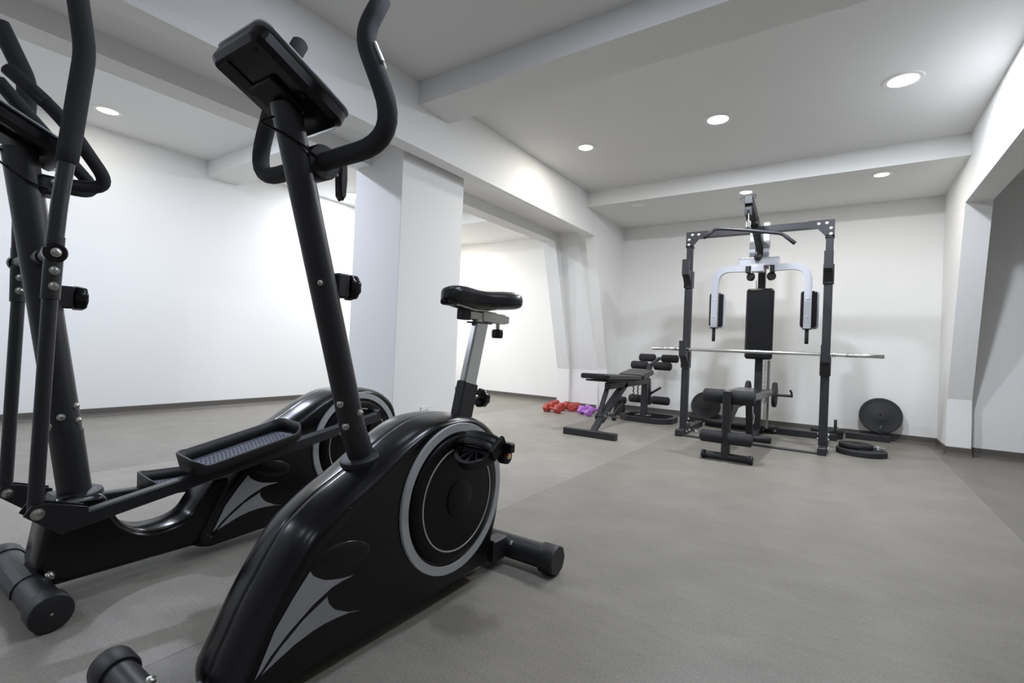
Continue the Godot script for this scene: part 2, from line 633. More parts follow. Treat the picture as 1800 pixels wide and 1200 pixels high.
	part(v, "plate", MB.new().lathe(vat, Vector3.DOWN, [Vector2(0.0005, 0), Vector2(0.056, 0), Vector2(0.05, 0.004), Vector2(0.0005, 0.005)], 32), M.white_plastic)

# ------------------------------------------------------------------ the two cardio machines
# housing shared by both: outline in (z, y) for the bike; dz shifts it along the machine
func shroud(t: Node3D, xc: float, dz: float) -> void:
	var key := [[-0.457, 0.036], [-0.4585, 0.0655], [-0.4838, 0.118], [-0.52, 0.1905], [-0.5616, 0.2582], [-0.6017, 0.3125], [-0.6389, 0.3442], [-0.6875, 0.375], [-0.7585, 0.41], [-0.8207, 0.4463], [-0.8742, 0.4743], [-0.9555, 0.5056], [-1.045, 0.515], [-1.125, 0.509], [-1.185, 0.494], [-1.235, 0.465], [-1.268, 0.425], [-1.288, 0.36], [-1.294, 0.29], [-1.286, 0.2], [-1.262, 0.12], [-1.232, 0.048]]
	var vs: Array = []
	for k in key:
		vs.append(Vector2(k[0] + dz, k[1]))
	var pts := spline(vs, 4)
	pts.remove_at(1)
	pts.append(Vector2(-1.1 + dz, 0.044))
	pts.append(Vector2(-0.9 + dz, 0.040))
	pts.append(Vector2(-0.65 + dz, 0.038))
	var poly := pv(pts)
	var w: Array = []
	for p in poly:
		var z: float = p.x - dz
		var k := 0.58
		if z < -0.66:
			k = lerpf(0.58, 0.22, clampf((-0.66 - z) / 0.32, 0.0, 1.0))
		if z < -1.12:
			k = lerpf(0.22, 0.42, clampf((-1.12 - z) / 0.10, 0.0, 1.0))
		if p.y < 0.06 and z < -0.48:
			k = 0.08
		w.append(k)
	var rings: Array = []
	var face := PackedVector2Array()
	for l in [[-0.095, 0.072], [-0.0935, 0.058], [-0.089, 0.044], [-0.080, 0.030], [-0.067, 0.0185], [-0.050, 0.010], [-0.030, 0.004], [-0.012, 0.001], [-0.0015, 0.0], [0.0, 0.0018], [0.0015, 0.0], [0.012, 0.001], [0.030, 0.004], [0.050, 0.010], [0.067, 0.0185], [0.080, 0.030], [0.089, 0.044], [0.0935, 0.058], [0.095, 0.072]]:
		face = MB.inset(poly, l[1] * 1.12, w)
		for j in poly.size():
			if poly[j].x - dz > -0.475 and poly[j].y < 0.07:
				face[j] = poly[j] - Vector2(float(l[1]) * 0.65, 0.0)
		var ring := PackedVector3Array()
		for p in face:
			ring.append(Vector3(xc + float(l[0]), p.y, p.x))
		rings.append(ring)
	var b := MB.new()
	b.solid(rings, [1], false, face)
	part(t, "housing", b, M.gloss, "glossy black plastic housing")
	for sd in [1.0, -1.0]:
		var ax := Vector3(sd, 0, 0)
		var c := Vector3(xc + 0.095 * sd, 0.29, -1.052 + dz)
		var cover := part(t, "disc_cover", MB.new().lathe(c, ax, [Vector2(0.0005, -0.01), Vector2(0.172, -0.01), Vector2(0.175, 0.004), Vector2(0.172, 0.010), Vector2(0.165, 0.0135), Vector2(0.150, 0.0150), Vector2(0.0005, 0.0165)], 72), M.satin)
		part(cover, "pinstripe", MB.new().hoop(c, ax, [Vector2(0.1395, 0.0145), Vector2(0.1440, 0.0145), Vector2(0.1435, 0.0162), Vector2(0.1400, 0.0162)], 72), M.ring_grey, "thin grey circle line")
		part(cover, "hub_cap", MB.new().lathe(c, ax, [Vector2(0.0005, 0.012), Vector2(0.052, 0.012), Vector2(0.051, 0.0185), Vector2(0.046, 0.0205), Vector2(0.0005, 0.0205)], 40), M.satin)
		part(t, "trim_ring", MB.new().hoop(c, ax, [Vector2(0.183, -0.012), Vector2(0.2065, -0.012), Vector2(0.2065, 0.006), Vector2(0.2055, 0.0075), Vector2(0.184, 0.0075), Vector2(0.183, 0.0065)], 80), M.ring_grey, "pale grey ring")
		# flat printed flashes
		for g in [[[-0.500, 0.079], [-0.535, 0.154], [-0.572, 0.203], [-0.606, 0.242], [-0.612, 0.232], [-0.624, 0.222], [-0.640, 0.212], [-0.659, 0.205], [-0.685, 0.199], [-0.714, 0.195], [-0.685, 0.193], [-0.659, 0.189], [-0.615, 0.170], [-0.565, 0.138], [-0.528, 0.108], [-0.512, 0.089]], [[-0.513, 0.082], [-0.547, 0.114], [-0.595, 0.148], [-0.649, 0.173], [-0.653, 0.158], [-0.662, 0.146], [-0.672, 0.136], [-0.686, 0.128], [-0.708, 0.116], [-0.733, 0.109], [-0.705, 0.115], [-0.675, 0.118], [-0.645, 0.1185], [-0.618, 0.116], [-0.577, 0.107], [-0.538, 0.092]]]:
			var gp := PackedVector2Array()
			for p in g:
				gp.append(Vector2(p[0] + dz, p[1]))
			part(t, "stripe_graphic", MB.new().prism(gp, Vector3(xc + 0.0948 * sd, 0, 0), Vector3(0, 0, 1), Vector3.UP, ax, 0.0, 0.0008), M.decal, "grey flame-shaped flash")
		for h in [[-0.671, 0.064], [-1.161, 0.062]]:
			part(t, "screw_hole", MB.new().lathe(Vector3(xc + 0.0948 * sd, h[1], h[0] + dz), ax, [Vector2(0.0005, 0), Vector2(0.006, 0), Vector2(0.006, 0.0009), Vector2(0.0005, 0.0009)], 14), M.hole)
		part(t, "screw_hole", MB.new().lathe(Vector3(xc + 0.0895 * sd, 0.348, -0.704 + dz), Vector3(0.85 * sd, 0.5, 0.15), [Vector2(0.0005, -0.004), Vector2(0.006, -0.004), Vector2(0.006, 0.0015), Vector2(0.0005, 0.0015)], 14), M.hole)
		# shallow oval bulge above the flash
		var bul := MB.new()
		bul.xf = Transform3D(Basis(Vector3(1, 0, 0), Vector3(0, 0.030, 0.010), Vector3(0, 0.006, 0.066)), Vector3(xc + 0.0945 * sd, 0.248, -0.695 + dz))
		bul.lathe(Vector3.ZERO, ax, [Vector2(0.001, -0.002), Vector2(1.0, -0.002), Vector2(0.97, 0.0006), Vector2(0.88, 0.0018), Vector2(0.7, 0.0028), Vector2(0.45, 0.0033), Vector2(0.001, 0.0035)], 40)
		part(t, "side_bulge", bul, M.gloss)

func console(t: Node3D, xc: float, dz: float, dy: float) -> void:
	# slab that rises towards the front, display on top
	var f := Vector3(xc, 1.285 + dy, -0.456 + dz)
	var r := Vector3(xc, 1.190 + dy, -0.655 + dz)
	var d := (f - r).normalized()
	var up := d.cross(Vector3.LEFT).normalized()
	if up.y < 0:
		up = -up
	var X := Vector3.RIGHT
	f -= up * 0.027
	r -= up * 0.027
	var mid := (f + r) * 0.5
	var L := f.distance_to(r)
	var body := part(t, "console", MB.new().prism(rrect(0.176, L, 0.022), mid, X, d, up, 0.0, 0.040, 0.010, -1), M.gloss, "black display console")
	part(body, "bezel", MB.new().prism(rrect(0.182, L + 0.006, 0.025), mid, X, d, up, 0.0395, 0.0435, 0.001), M.silver, "thin silver rim")
	part(body, "screen", MB.new().prism(rrect(0.11, L * 0.45, 0.006), mid + d * 0.03, X, d, up, 0.043, 0.0445, 0.0005), M.screen)
	part(body, "mount_plate", MB.new().prism(rrect(0.085, 0.085, 0.008), mid - d * 0.005, X, d, up, -0.010, 0.004, 0.003), M.satin)
	part(body, "battery_door", MB.new().prism(rrect(0.030, 0.075, 0.004), mid + d * 0.055 - X * 0.045, X, d, up, -0.003, 0.003, 0.001), M.satin)
	for p in [[-0.055, 0.09], [0.06, 0.085], [0.065, -0.02], [-0.03, -0.03], [0.02, -0.055]]:
		part(body, "screw_hole", MB.new().lathe(mid + X * float(p[0]) + d * float(p[1]), -up, [Vector2(0.0005, -0.001), Vector2(0.005, -0.001), Vector2(0.005, 0.0008), Vector2(0.0005, 0.0008)], 12), M.hole)
	part(body, "cable_socket", MB.new().box(r + d * 0.012 + up * 0.02 + X * 0.02, Vector3(0.07, 0.02, 0.03), 0.003, Basis(X, up, X.cross(up))), M.satin)

func stabilizer(t: Node3D, called: String, xc: float, z: float, y: float, r: float, half: float, hexcap: bool) -> void:
	var s := part(t, called, MB.new().tube([Vector3(xc - half + 0.03, y, z), Vector3(xc + half - 0.03, y, z)], r, 28), M.metal)
	for k in [-1.0, 1.0]:
		var c := Vector3(xc + (half - 0.055) * k, y, z)
		var ax := Vector3(k, 0, 0)
		var R := y - 0.0005
		if hexcap:
			part(s, "end_cap", MB.new().lathe(c, ax, [Vector2(0.0005, 0), Vector2(R * 0.94, 0), Vector2(R, 0.006), Vector2(R, 0.049), Vector2(R * 0.94, 0.055), Vector2(0.0005, 0.055)], 8), M.plastic)
		else:
			part(s, "end_cap", MB.new().lathe(c, ax, [Vector2(0.0005, 0), Vector2(R * 0.92, 0), Vector2(R, 0.008), Vector2(R, 0.048), Vector2(R * 0.97, 0.053), Vector2(R * 0.9, 0.055), Vector2(0.0005, 0.055)], 36), M.plastic)
			part(s, "cap_screw", MB.new().lathe(c + ax * 0.0545, ax, [Vector2(0.0005, 0), Vector2(0.003, 0), Vector2(0.003, 0.001), Vector2(0.0005, 0.001)], 10), M.steel)

func bike() -> void:
	var t := thing("exercise_bike", "black upright exercise bike in front with grey flame graphics and chrome seat post", "exercise bike", Vector3(XB, 0, -0.9))
	shroud(t, XB, 0.0)
	# base: beam and stabilizers
	part(t, "base_beam", MB.new().bar(Vector3(XB, 0.036, -0.385), Vector3(XB, 0.036, -1.38), 0.05, 0.034), M.metal)
	stabilizer(t, "front_stabilizer", XB, -0.379, 0.0395, 0.031, 0.226, false)
	stabilizer(t, "rear_stabilizer", XB, -1.372, 0.048, 0.038, 0.258, true)
	part(t, "stabilizer_bracket", MB.new().bar(Vector3(XB + 0.06, 0.058, -1.27), Vector3(XB + 0.06, 0.058, -1.345), 0.045, 0.07), M.metal)
	bolt(t, Vector3(XB + 0.095, 0.07, -1.345), Vector3(0.2, 0.5, 1))
	bolt(t, Vector3(XB - 0.062, 0.070, -0.392), Vector3(0.3, 1, -0.4))
	# upright post, leaning forward
	var p0 := Vector3(XB, 0.430, -0.800)
	var pj := Vector3(XB, 0.495, -0.7715)
	var p1 := Vector3(XB, 1.205, -0.5625)
	var dir := (p1 - pj).normalized()
	part(t, "lower_post", MB.new().tube([p0, pj], 0.0312, 32), M.metal)
	var post := part(t, "post", MB.new().tube([pj - dir * 0.002, p1], 0.0298, 32), M.metal)
	part(post, "joint_lip", MB.new().tube([pj - dir * 0.004, pj + dir * 0.003], 0.0318, 32), M.metal)
	part(t, "post_collar", MB.new().lathe(Vector3(XB, 0.436, -0.798), dir, [Vector2(0.0005, -0.03), Vector2(0.054, -0.03), Vector2(0.052, -0.004), Vector2(0.044, 0.0), Vector2(0.0005, 0.0)], 40), M.plastic)
	for q in [[0.566, 2.4], [0.543, -0.28], [0.512, 2.0], [0.84, 0.95]]:
		var c: Vector3 = pj + dir * ((q[0] - pj.y) / dir.y)
		var side := (Vector3.RIGHT + Vector3(0, 0, 1) * float(q[1])).normalized()
		bolt(t, c + side * 0.0298, side, 0.0066 if q[0] < 0.8 else 0.0045)
	# tension knob on the back of the post
	var kb := pj + dir * ((0.842 - pj.y) / dir.y)
	var back := Vector3(0, 0.0, -1)
	var kn := part(t, "tension_knob", grip_knob(kb + back * 0.062, back, 0.030, 0.026), M.gloss)
	part(kn, "knob_bracket", MB.new().box(kb + back * 0.044, Vector3(0.04, 0.056, 0.034), 0.004), M.metal)
	# cable
	part(t, "sensor_cable", MB.new().tube(spline([Vector3(XB + 0.010, 1.165, -0.535), Vector3(XB - 0.005, 1.150, -0.518), Vector3(XB + 0.012, 1.138, -0.548), Vector3(XB + 0.034, 1.120, -0.585), Vector3(XB + 0.030, 1.108, -0.62), Vector3(XB + 0.028, 1.112, -0.645)], 5), 0.0026, 8), M.satin)
	# handlebar
	var hb: Array = [Vector3(XB - 0.148, 1.445, -0.681), Vector3(XB - 0.150, 1.338, -0.634), Vector3(XB - 0.27, 1.104, -0.64), Vector3(XB + 0.27, 1.104, -0.64), Vector3(XB + 0.150, 1.338, -0.634), Vector3(XB + 0.148, 1.445, -0.681)]
	var fp := [hb[0]]
	for i in range(1, 5):
		var f := fillet([hb[i - 1], hb[i], hb[i + 1]], 0.05 if i in [1, 4] else 0.125, 8)
		fp.append_array(f.slice(1, f.size() - 1))
	fp.append(hb[5])
	var bar := part(t, "handlebar", MB.new().tube(fp, 0.0195, 22, false, [], 0.006), M.foam, "black foam-covered handlebar")
	for k in [-1.0, 1.0]:
		var a := Vector3(XB + 0.165 * k, 1.312, -0.634)
		var b := Vector3(XB + 0.192 * k, 1.262, -0.636)
		var o := Vector3(0.75 * k, 0.25, -0.55).normalized()
		part(bar, "pulse_sensor", MB.new().bar(a + o * 0.0165, b + o * 0.0165, 0.024, 0.010, o, 0.003), M.chrome, "chrome pulse sensor")
	part(t, "handlebar_clamp", MB.new().lathe(Vector3(XB - 0.03, 1.104, -0.642), Vector3.RIGHT, [Vector2(0.0005, 0), Vector2(0.036, 0), Vector2(0.038, 0.004), Vector2(0.038, 0.056), Vector2(0.036, 0.06), Vector2(0.0005, 0.06)], 32), M.plastic)
	var lev := part(t, "clamp_lever", MB.new().tube([Vector3(XB, 1.098, -0.66), Vector3(XB, 1.095, -0.703)], 0.006, 12), M.steel)
	part(lev, "lever_handle", MB.new().prism(pv([[-0.008, 0.045], [0.006, 0.05], [0.010, 0.0], [0.007, -0.042], [-0.002, -0.052], [-0.009, -0.040], [-0.011, 0.0]]), Vector3(XB, 1.092, -0.706), Vector3(0, 0, 1), Vector3(0, 1, 0), Vector3.RIGHT, -0.012, 0.012, 0.003), M.plastic)
	console(t, XB, 0.0, 0.0)
	# seat post and saddle
	var s0 := Vector3(XB, 0.460, -1.170)
	var s1 := Vector3(XB, 0.598, -1.204)
	var sd := (s1 - s0).normalized()
	part(t, "seat_post_sleeve", MB.new().bar(s0, s1, 0.036, 0.070, Vector3(0, 0, -1), 0.004), M.metal)
	part(t, "seat_post", MB.new().bar(s1 - sd * 0.03, Vector3(XB, 0.80, -1.257), 0.026, 0.062, Vector3(0, 0, -1), 0.005), M.chrome, "chrome seat post")
	var pk := part(t, "post_knob", grip_knob(Vector3(XB, 0.545, -1.262), Vector3(0, -0.15, -1), 0.030, 0.030), M.gloss)
	part(pk, "knob_stem", MB.new().tube([Vector3(XB, 0.550, -1.225), Vector3(XB, 0.545, -1.268)], 0.009, 14), M.steel)
	var sl := part(t, "seat_slider", MB.new().bar(Vector3(XB, 0.810, -1.175), Vector3(XB, 0.808, -1.405), 0.024, 0.028, Vector3.UP, 0.003), M.steel)
	part(sl, "slider_bracket", MB.new().bar(Vector3(XB, 0.810, -1.250), Vector3(XB, 0.808, -1.380), 0.032, 0.036, Vector3.UP, 0.003), M.steel)
	part(sl, "end_plug", MB.new().bar(Vector3(XB, 0.811, -1.152), Vector3(XB, 0.810, -1.190), 0.030, 0.034, Vector3.UP, 0.003), M.plastic)
	part(sl, "post_plate", MB.new().bar(Vector3(XB, 0.7885, -1.205), Vector3(XB, 0.7885, -1.30), 0.034, 0.005, Vector3.UP, 0.001), M.plastic)
	var sk := part(t, "slider_knob", grip_knob(Vector3(XB, 0.772, -1.352), Vector3.DOWN, 0.019, 0.030), M.plastic)
	part(sk, "knob_stem", MB.new().tube([Vector3(XB, 0.795, -1.352), Vector3(XB, 0.768, -1.352)], 0.007, 14), M.steel)
	var secs := [[-1.083, 0.010, 0.868, 0.854], [-1.087, 0.022, 0.878, 0.846], [-1.096, 0.032, 0.887, 0.841], [-1.118, 0.040, 0.8945, 0.836], [-1.150, 0.046, 0.8955, 0.834], [-1.190, 0.054, 0.891, 0.833], [-1.230, 0.074, 0.889, 0.833], [-1.265, 0.096, 0.892, 0.834], [-1.300, 0.107, 0.896, 0.835], [-1.325, 0.108, 0.898, 0.836], [-1.340, 0.106, 0.896, 0.838], [-1.348, 0.100, 0.891, 0.842], [-1.351, 0.088, 0.884, 0.849]]
	var rings: Array = []
	for s in secs:
		var ring := PackedVector3Array()
		for j in 28:
			var a := TAU * j / 28
			var ca := cos(a)
			var sa := sin(a)
			ring.append(Vector3(XB + signf(ca) * pow(absf(ca), 0.5) * float(s[1]), (s[2] + s[3]) * 0.5 + signf(sa) * pow(absf(sa), 0.62) * (s[2] - s[3]) * 0.5 - 0.006 * absf(ca) * 0.5, s[0]))
		rings.append(ring)
	var sb := MB.new()
	sb.solid(rings, [1])
	var sad := part(t, "saddle", sb, M.seat_vinyl, "padded black vinyl saddle")
	part(sad, "saddle_rail", MB.new().tube(fillet([Vector3(XB - 0.02, 0.838, -1.11), Vector3(XB - 0.02, 0.828, -1.19), Vector3(XB - 0.02, 0.828, -1.25), Vector3(XB - 0.035, 0.84, -1.31)], 0.02), 0.004, 10), M.steel)
	part(sad, "saddle_rail", MB.new().tube(fillet([Vector3(XB + 0.02, 0.838, -1.11), Vector3(XB + 0.02, 0.828, -1.19), Vector3(XB + 0.02, 0.828, -1.25), Vector3(XB + 0.035, 0.84, -1.31)], 0.02), 0.004, 10), M.steel)
	part(sad, "nose_shell", MB.new().box(Vector3(XB, 0.842, -1.105), Vector3(0.05, 0.018, 0.05), 0.008), M.plastic)
	# crank and pedals, one up on the right side and one down on the left
	pedal(t, Vector3(XB + 0.175, 0.432, -1.040), 1.0)
	pedal(t, Vector3(XB - 0.178, 0.152, -1.036), -1.0)

func pedal(t: Node3D, o: Vector3, sd: float) -> void:
	# o is the middle of the pedal; it tips forward about its axle
	var ax := Vector3(sd, 0, 0)
	var end := Vector3(XB + 0.125 * sd, o.y, o.z)
	part(t, "crank_stub", MB.new().lathe(end - ax * 0.022, ax, [Vector2(0.0005, 0), Vector2(0.018, 0), Vector2(0.020, 0.003), Vector2(0.020, 0.030), Vector2(0.018, 0.034), Vector2(0.0005, 0.034)], 24), M.satin)
	var tip := Transform3D(Basis(Vector3.RIGHT, deg_to_rad(32.0)), o)
	var b := MB.new()
	b.xf = tip
	b.hoop(Vector3.ZERO, Vector3.UP, [Vector2(0.050, -0.011), Vector2(0.060, -0.012), Vector2(0.061, 0.0), Vector2(0.060, 0.012), Vector2(0.050, 0.011)], 40)
	var p := part(t, "pedal", b, M.plastic, "round black foot pedal with ribs")
	b = MB.new()
	b.xf = tip
	part(p, "pedal_hub", b.tube([Vector3(-0.058, 0, 0), Vector3(0.058, 0, 0)], 0.013, 18), M.plastic)
	for k in 10:
		var a := TAU * (k + 0.5) / 10.0
		b = MB.new()
		b.xf = tip
		part(p, "rib", b.bar(Vector3(cos(a), 0, sin(a)) * 0.012, Vector3(cos(a), 0, sin(a)) * 0.053, 0.005, 0.018, Vector3.UP, 0.001), M.tread_dark)
	b = MB.new()
	b.xf = tip
	part(p, "floor_plate", b.lathe(Vector3(0, -0.006, 0), Vector3.UP, [Vector2(0.0005, -0.002), Vector2(0.052, -0.002), Vector2(0.052, 0.002), Vector2(0.0005, 0.002)], 32), M.satin)
	# broad ridged strap over the front half and its buckle
	var path: Array = []
	for k in 13:
		var a := PI * k / 12.0
		path.append(Vector3(-cos(a) * 0.064 * sd, pow(sin(a), 0.5) * 0.034 + 0.002, -0.012))
	b = MB.new()
	b.xf = tip
	part(p, "strap", b.sweep(path, pv([[-0.0025, -0.026], [0.0025, -0.026], [0.0045, -0.020], [0.0025, -0.014], [0.0025, -0.005], [0.0045, 0.0], [0.0025, 0.005], [0.0025, 0.014], [0.0045, 0.020], [0.0025, 0.026], [-0.0025, 0.026]]), Vector3(0, 0, 1)), M.satin)
	b = MB.new()
	b.xf = tip
	part(p, "buckle", b.box(Vector3(0.066 * sd, 0.012, -0.012), Vector3(0.012, 0.036, 0.066), 0.003), M.satin)
	part(p, "strap_tail", MB.new().box(o + Vector3(0.078 * sd, 0.016, -0.034), Vector3(0.030, 0.026, 0.022), 0.003), M.satin)
	part(p, "end_boss", MB.new().lathe(o + Vector3(0.056 * sd, -0.012, -0.046), ax, [Vector2(0.0005, -0.01), Vector2(0.018, -0.01), Vector2(0.020, -0.004), Vector2(0.019, 0.014), Vector2(0.0005, 0.016)], 24), M.satin)
	part(p, "reflector", MB.new().lathe(o + Vector3(0.072 * sd, -0.010, -0.046), ax, [Vector2(0.0005, -0.002), Vector2(0.008, -0.002), Vector2(0.007, 0.003), Vector2(0.0005, 0.004)], 16), M.amber, "small cream reflector")
	part(p, "reflector_edge", MB.new().lathe(o + Vector3(0.072 * sd, -0.004, -0.039), ax, [Vector2(0.0005, -0.002), Vector2(0.005, -0.002), Vector2(0.004, 0.0035), Vector2(0.0005, 0.0045)], 14), M.red_reflector, "red dot")

func foot_tray(t: Node3D, xc: float, a: Vector2, b: Vector2) -> void:
	# tray lying along the pedal arm: a and b are (z, y) of its front and rear floor
	var f := Vector3(xc, a.y, a.x)
	var r := Vector3(xc, b.y, b.x)
	var d := (r - f).normalized()
	var X := Vector3.RIGHT
	var up := X.cross(d).normalized()
	if up.y < 0:
		up = -up
	var mid := (f + r) * 0.5
	var L := f.distance_to(r)
	var W := 0.145
	var out := rrect(W, L, 0.035, 6)
	var p := part(t, "foot_pedal", MB.new().prism(out, mid, X, d, up, -0.012, 0.002, 0.003), M.plastic, "grey-black foot pedal tray with raised rim")
	# rim, higher towards the front and on the inner side
	var rings: Array = []
	var n := out.size()
	for j in n:
		var q := out[j]
		var e := (out[(j + 1) % n] - out[(j - 1 + n) % n]).normalized()
		var nn := Vector2(e.y, -e.x)
		var hgt := 0.034 + 0.010 * smoothstep(0.6, 1.0, absf(q.y) / (L * 0.5)) - 0.024 * smoothstep(0.0, W * 0.5, q.x) * (1.0 - 0.55 * smoothstep(0.82, 1.0, absf(q.y) / (L * 0.5)))
		var ring := PackedVector3Array()
		for l in [[-0.004, -0.006], [0.002, -0.006], [0.005, hgt - 0.002], [0.003, hgt], [-0.001, hgt]]:
			var w := q + nn * float(l[0])
			ring.append(mid + X * w.x + d * w.y + up * float(l[1]))
		rings.append(ring)
	var rb := MB.new()
	rb.solid(rings, [1], true)
	part(p, "rim", rb, M.plastic)
	part(p, "tread", MB.new().prism(rrect(W - 0.034, L - 0.05, 0.028, 6), mid, X, d, up, 0.001, 0.005, 0.001), M.tread, "blue-grey ribbed tread")
	var ribs := MB.new()
	for i in 22:
		for k in 6:
			var px := -0.036 + k * 0.0144
			var py := -L * 0.5 + 0.045 + i * (L - 0.09) / 21.0 + (0.005 if k % 2 == 1 else 0.0)
			ribs.box(mid + X * px + d * py + up * 0.0055, Vector3(0.008, 0.003, 0.006), 0.0012, Basis(X, up, X.cross(up)))
	var rr := part(p, "tread_studs", ribs, M.tread)
	rr.set_meta("kind", "stuff")

func elliptical() -> void:
	var t := thing("elliptical_trainer", "black elliptical trainer behind the exercise bike, with long swing handles and foot trays", "elliptical trainer", Vector3(XE, 0, -0.9))
	var dz := -0.276
	shroud(t, XE, dz)
	# low front housing with its scooped top
	var prof := spline([Vector2(-0.405, 0.262), Vector2(-0.495, 0.258), Vector2(-0.522, 0.205), Vector2(-0.546, 0.165), Vector2(-0.585, 0.134), Vector2(-0.625, 0.122), Vector2(-0.680, 0.124), Vector2(-0.722, 0.142), Vector2(-0.752, 0.185), Vector2(-0.79, 0.24)], 4)
	prof.append_array([Vector2(-0.90, 0.24), Vector2(-0.90, 0.040), Vector2(-0.43, 0.037), Vector2(-0.372, 0.05), Vector2(-0.366, 0.10), Vector2(-0.380, 0.20)])
	var poly := pv(prof)
	var rings: Array = []
	for l in [[-0.064, 0.014], [-0.060, 0.006], [-0.050, 0.0], [0.050, 0.0], [0.060, 0.006], [0.064, 0.014]]:
		var inn := MB.inset(poly, l[1])
		var ring := PackedVector3Array()
		for p in inn:
			ring.append(Vector3(XE + float(l[0]), p.y, p.x))
		rings.append(ring)
	var fb := MB.new()
	fb.solid(rings, [1], false, MB.inset(poly, 0.014))
	part(t, "front_housing", fb, M.gloss, "low black front housing with a scooped top")
	part(t, "base_beam", MB.new().bar(Vector3(XE, 0.05, -0.35), Vector3(XE, 0.05, -1.66), 0.05, 0.05), M.metal)
	stabilizer(t, "front_stabilizer", XE, -0.360, 0.044, 0.037, 0.238, false)
	stabilizer(t, "rear_stabilizer", XE, -1.66, 0.048, 0.036, 0.255, true)
	part(t, "stabilizer_saddle", MB.new().sweep([Vector3(XE - 0.06, 0.044, -0.360), Vector3(XE + 0.06, 0.044, -0.360)], pv([[0.040, -0.01], [0.040, 0.010], [0.031, 0.026], [0.016, 0.037], [0.0, 0.0405], [-0.016, 0.037], [-0.031, 0.026], [-0.040, 0.010], [-0.040, -0.01]]), Vector3.UP), M.metal)
	bolt(t, Vector3(XE + 0.075, 0.075, -0.392), Vector3(0.4, 0.5, -0.6), 0.009)
	# post
	var p0 := Vector3(XE, 0.245, -0.455)
	var pj := Vector3(XE, 0.430, -0.427)
	var p1 := Vector3(XE, 1.170, -0.309)
	var dir := (p1 - pj).normalized()
	part(t, "lower_post", MB.new().tube([p0, pj], 0.037, 32), M.metal)
	var post := part(t, "post", MB.new().tube([pj, p1], 0.0355, 32), M.metal)
	part(post, "joint_lip", MB.new().tube([pj - dir * 0.003, pj + dir * 0.003], 0.0378, 32), M.metal)
	part(t, "post_collar", MB.new().lathe(Vector3(XE, 0.262, -0.452), dir, [Vector2(0.0005, -0.014), Vector2(0.062, -0.014), Vector2(0.060, -0.003), Vector2(0.048, 0.004), Vector2(0.0005, 0.004)], 36), M.plastic)
	part(t, "post_block", MB.new().box(Vector3(XE, 0.248, -0.448), Vector3(0.10, 0.03, 0.10), 0.008), M.metal)
	for q in [[0.478, 0.35], [0.505, -0.9], [0.465, -0.9], [0.452, 2.6]]:
		var c: Vector3 = pj + dir * ((q[0] - 0.43) / dir.y)
		var side := (Vector3.RIGHT + Vector3(0, 0, 1) * float(q[1])).normalized()
		bolt(t, c + side * 0.0355, side, 0.007)
	var kb := pj + dir * ((0.80 - 0.43) / dir.y)
	var kn := part(t, "tension_knob", grip_knob(kb + Vector3(0, 0, -0.058), Vector3(0, 0, -1), 0.032, 0.030), M.gloss)
	part(kn, "knob_bracket", MB.new().box(kb + Vector3(0, 0, -0.042), Vector3(0.045, 0.06, 0.034), 0.004), M.metal)
	# swing axle
	var pv0 := Vector3(XE, 0.895, -0.353)
	part(t, "swing_axle", MB.new().tube([pv0 - Vector3(0.18, 0, 0), pv0 + Vector3(0.18, 0, 0)], 0.0165, 20), M.metal)
	part(t, "axle_sleeve", MB.new().tube([pv0 - Vector3(0.075, 0, 0), pv0 + Vector3(0.075, 0, 0)], 0.0205, 20), M.metal)
	# right arm and left arm
	var arms := [
		{"x": XE + 0.184, "low": [Vector2(-0.333, 0.278), Vector2(-0.342, 0.84)], "sleeve": [Vector2(-0.3415, 0.785), Vector2(-0.346, 0.935)], "up": [Vector2(-0.344, 0.90), Vector2(-0.350, 1.02), Vector2(-0.366, 1.19), Vector2(-0.384, 1.40), Vector2(-0.350, 1.62)], "foam": 1.115},
		{"x": XE - 0.184, "low": [Vector2(-0.348, 0.248), Vector2(-0.355, 0.84)], "sleeve": [Vector2(-0.3545, 0.785), Vector2(-0.352, 0.935)], "up": [Vector2(-0.352, 0.90), Vector2(-0.350, 1.02), Vector2(-0.350, 1.19), Vector2(-0.352, 1.41), Vector2(-0.288, 1.548)], "foam": 1.115}]
	for a in arms:
		var x: float = a.x
		var sg := signf(x - XE)
		var lo: Array = []
		for p in a.low:
			lo.append(Vector3(x, p.y, p.x))
		var arm := part(t, "swing_arm", MB.new().tube(lo, 0.0150, 20), M.metal)
		var sl: Array = []
		for p in a.sleeve:
			sl.append(Vector3(x, p.y, p.x))
		part(arm, "arm_sleeve", MB.new().tube(sl, 0.0182, 20), M.metal)
		var up: Array = []
		for p in a.up:
			up.append(Vector3(x, p.y, p.x))
		var fu := fillet(up, 0.035, 6)
		part(arm, "handle_tube", MB.new().tube(fu, 0.0165, 20), M.metal)
		var ff: Array = [Vector3(x, a.foam, lerpf(a.up[1].x, a.up[2].x, 0.55))]
		for p in fu:
			if p.y > a.foam + 0.005:
				ff.append(p)
		part(arm, "foam_grip", MB.new().tube(ff, 0.0222, 24, false, [], 0.005), M.foam, "black foam grip")
		var pz: float = -0.3435 if sg > 0 else -0.353
		part(arm, "pivot_cap", MB.new().lathe(Vector3(x - 0.005 * sg, 0.895, pz), Vector3(sg, 0, 0), [Vector2(0.0005, 0), Vector2(0.022, 0), Vector2(0.0235, 0.004), Vector2(0.0235, 0.022), Vector2(0.020, 0.026), Vector2(0.013, 0.026), Vector2(0.012, 0.023), Vector2(0.0005, 0.023)], 32), M.gloss)
		bolt(arm, Vector3(x + 0.020 * sg, 0.895, pz), Vector3(sg, 0, 0), 0.008)
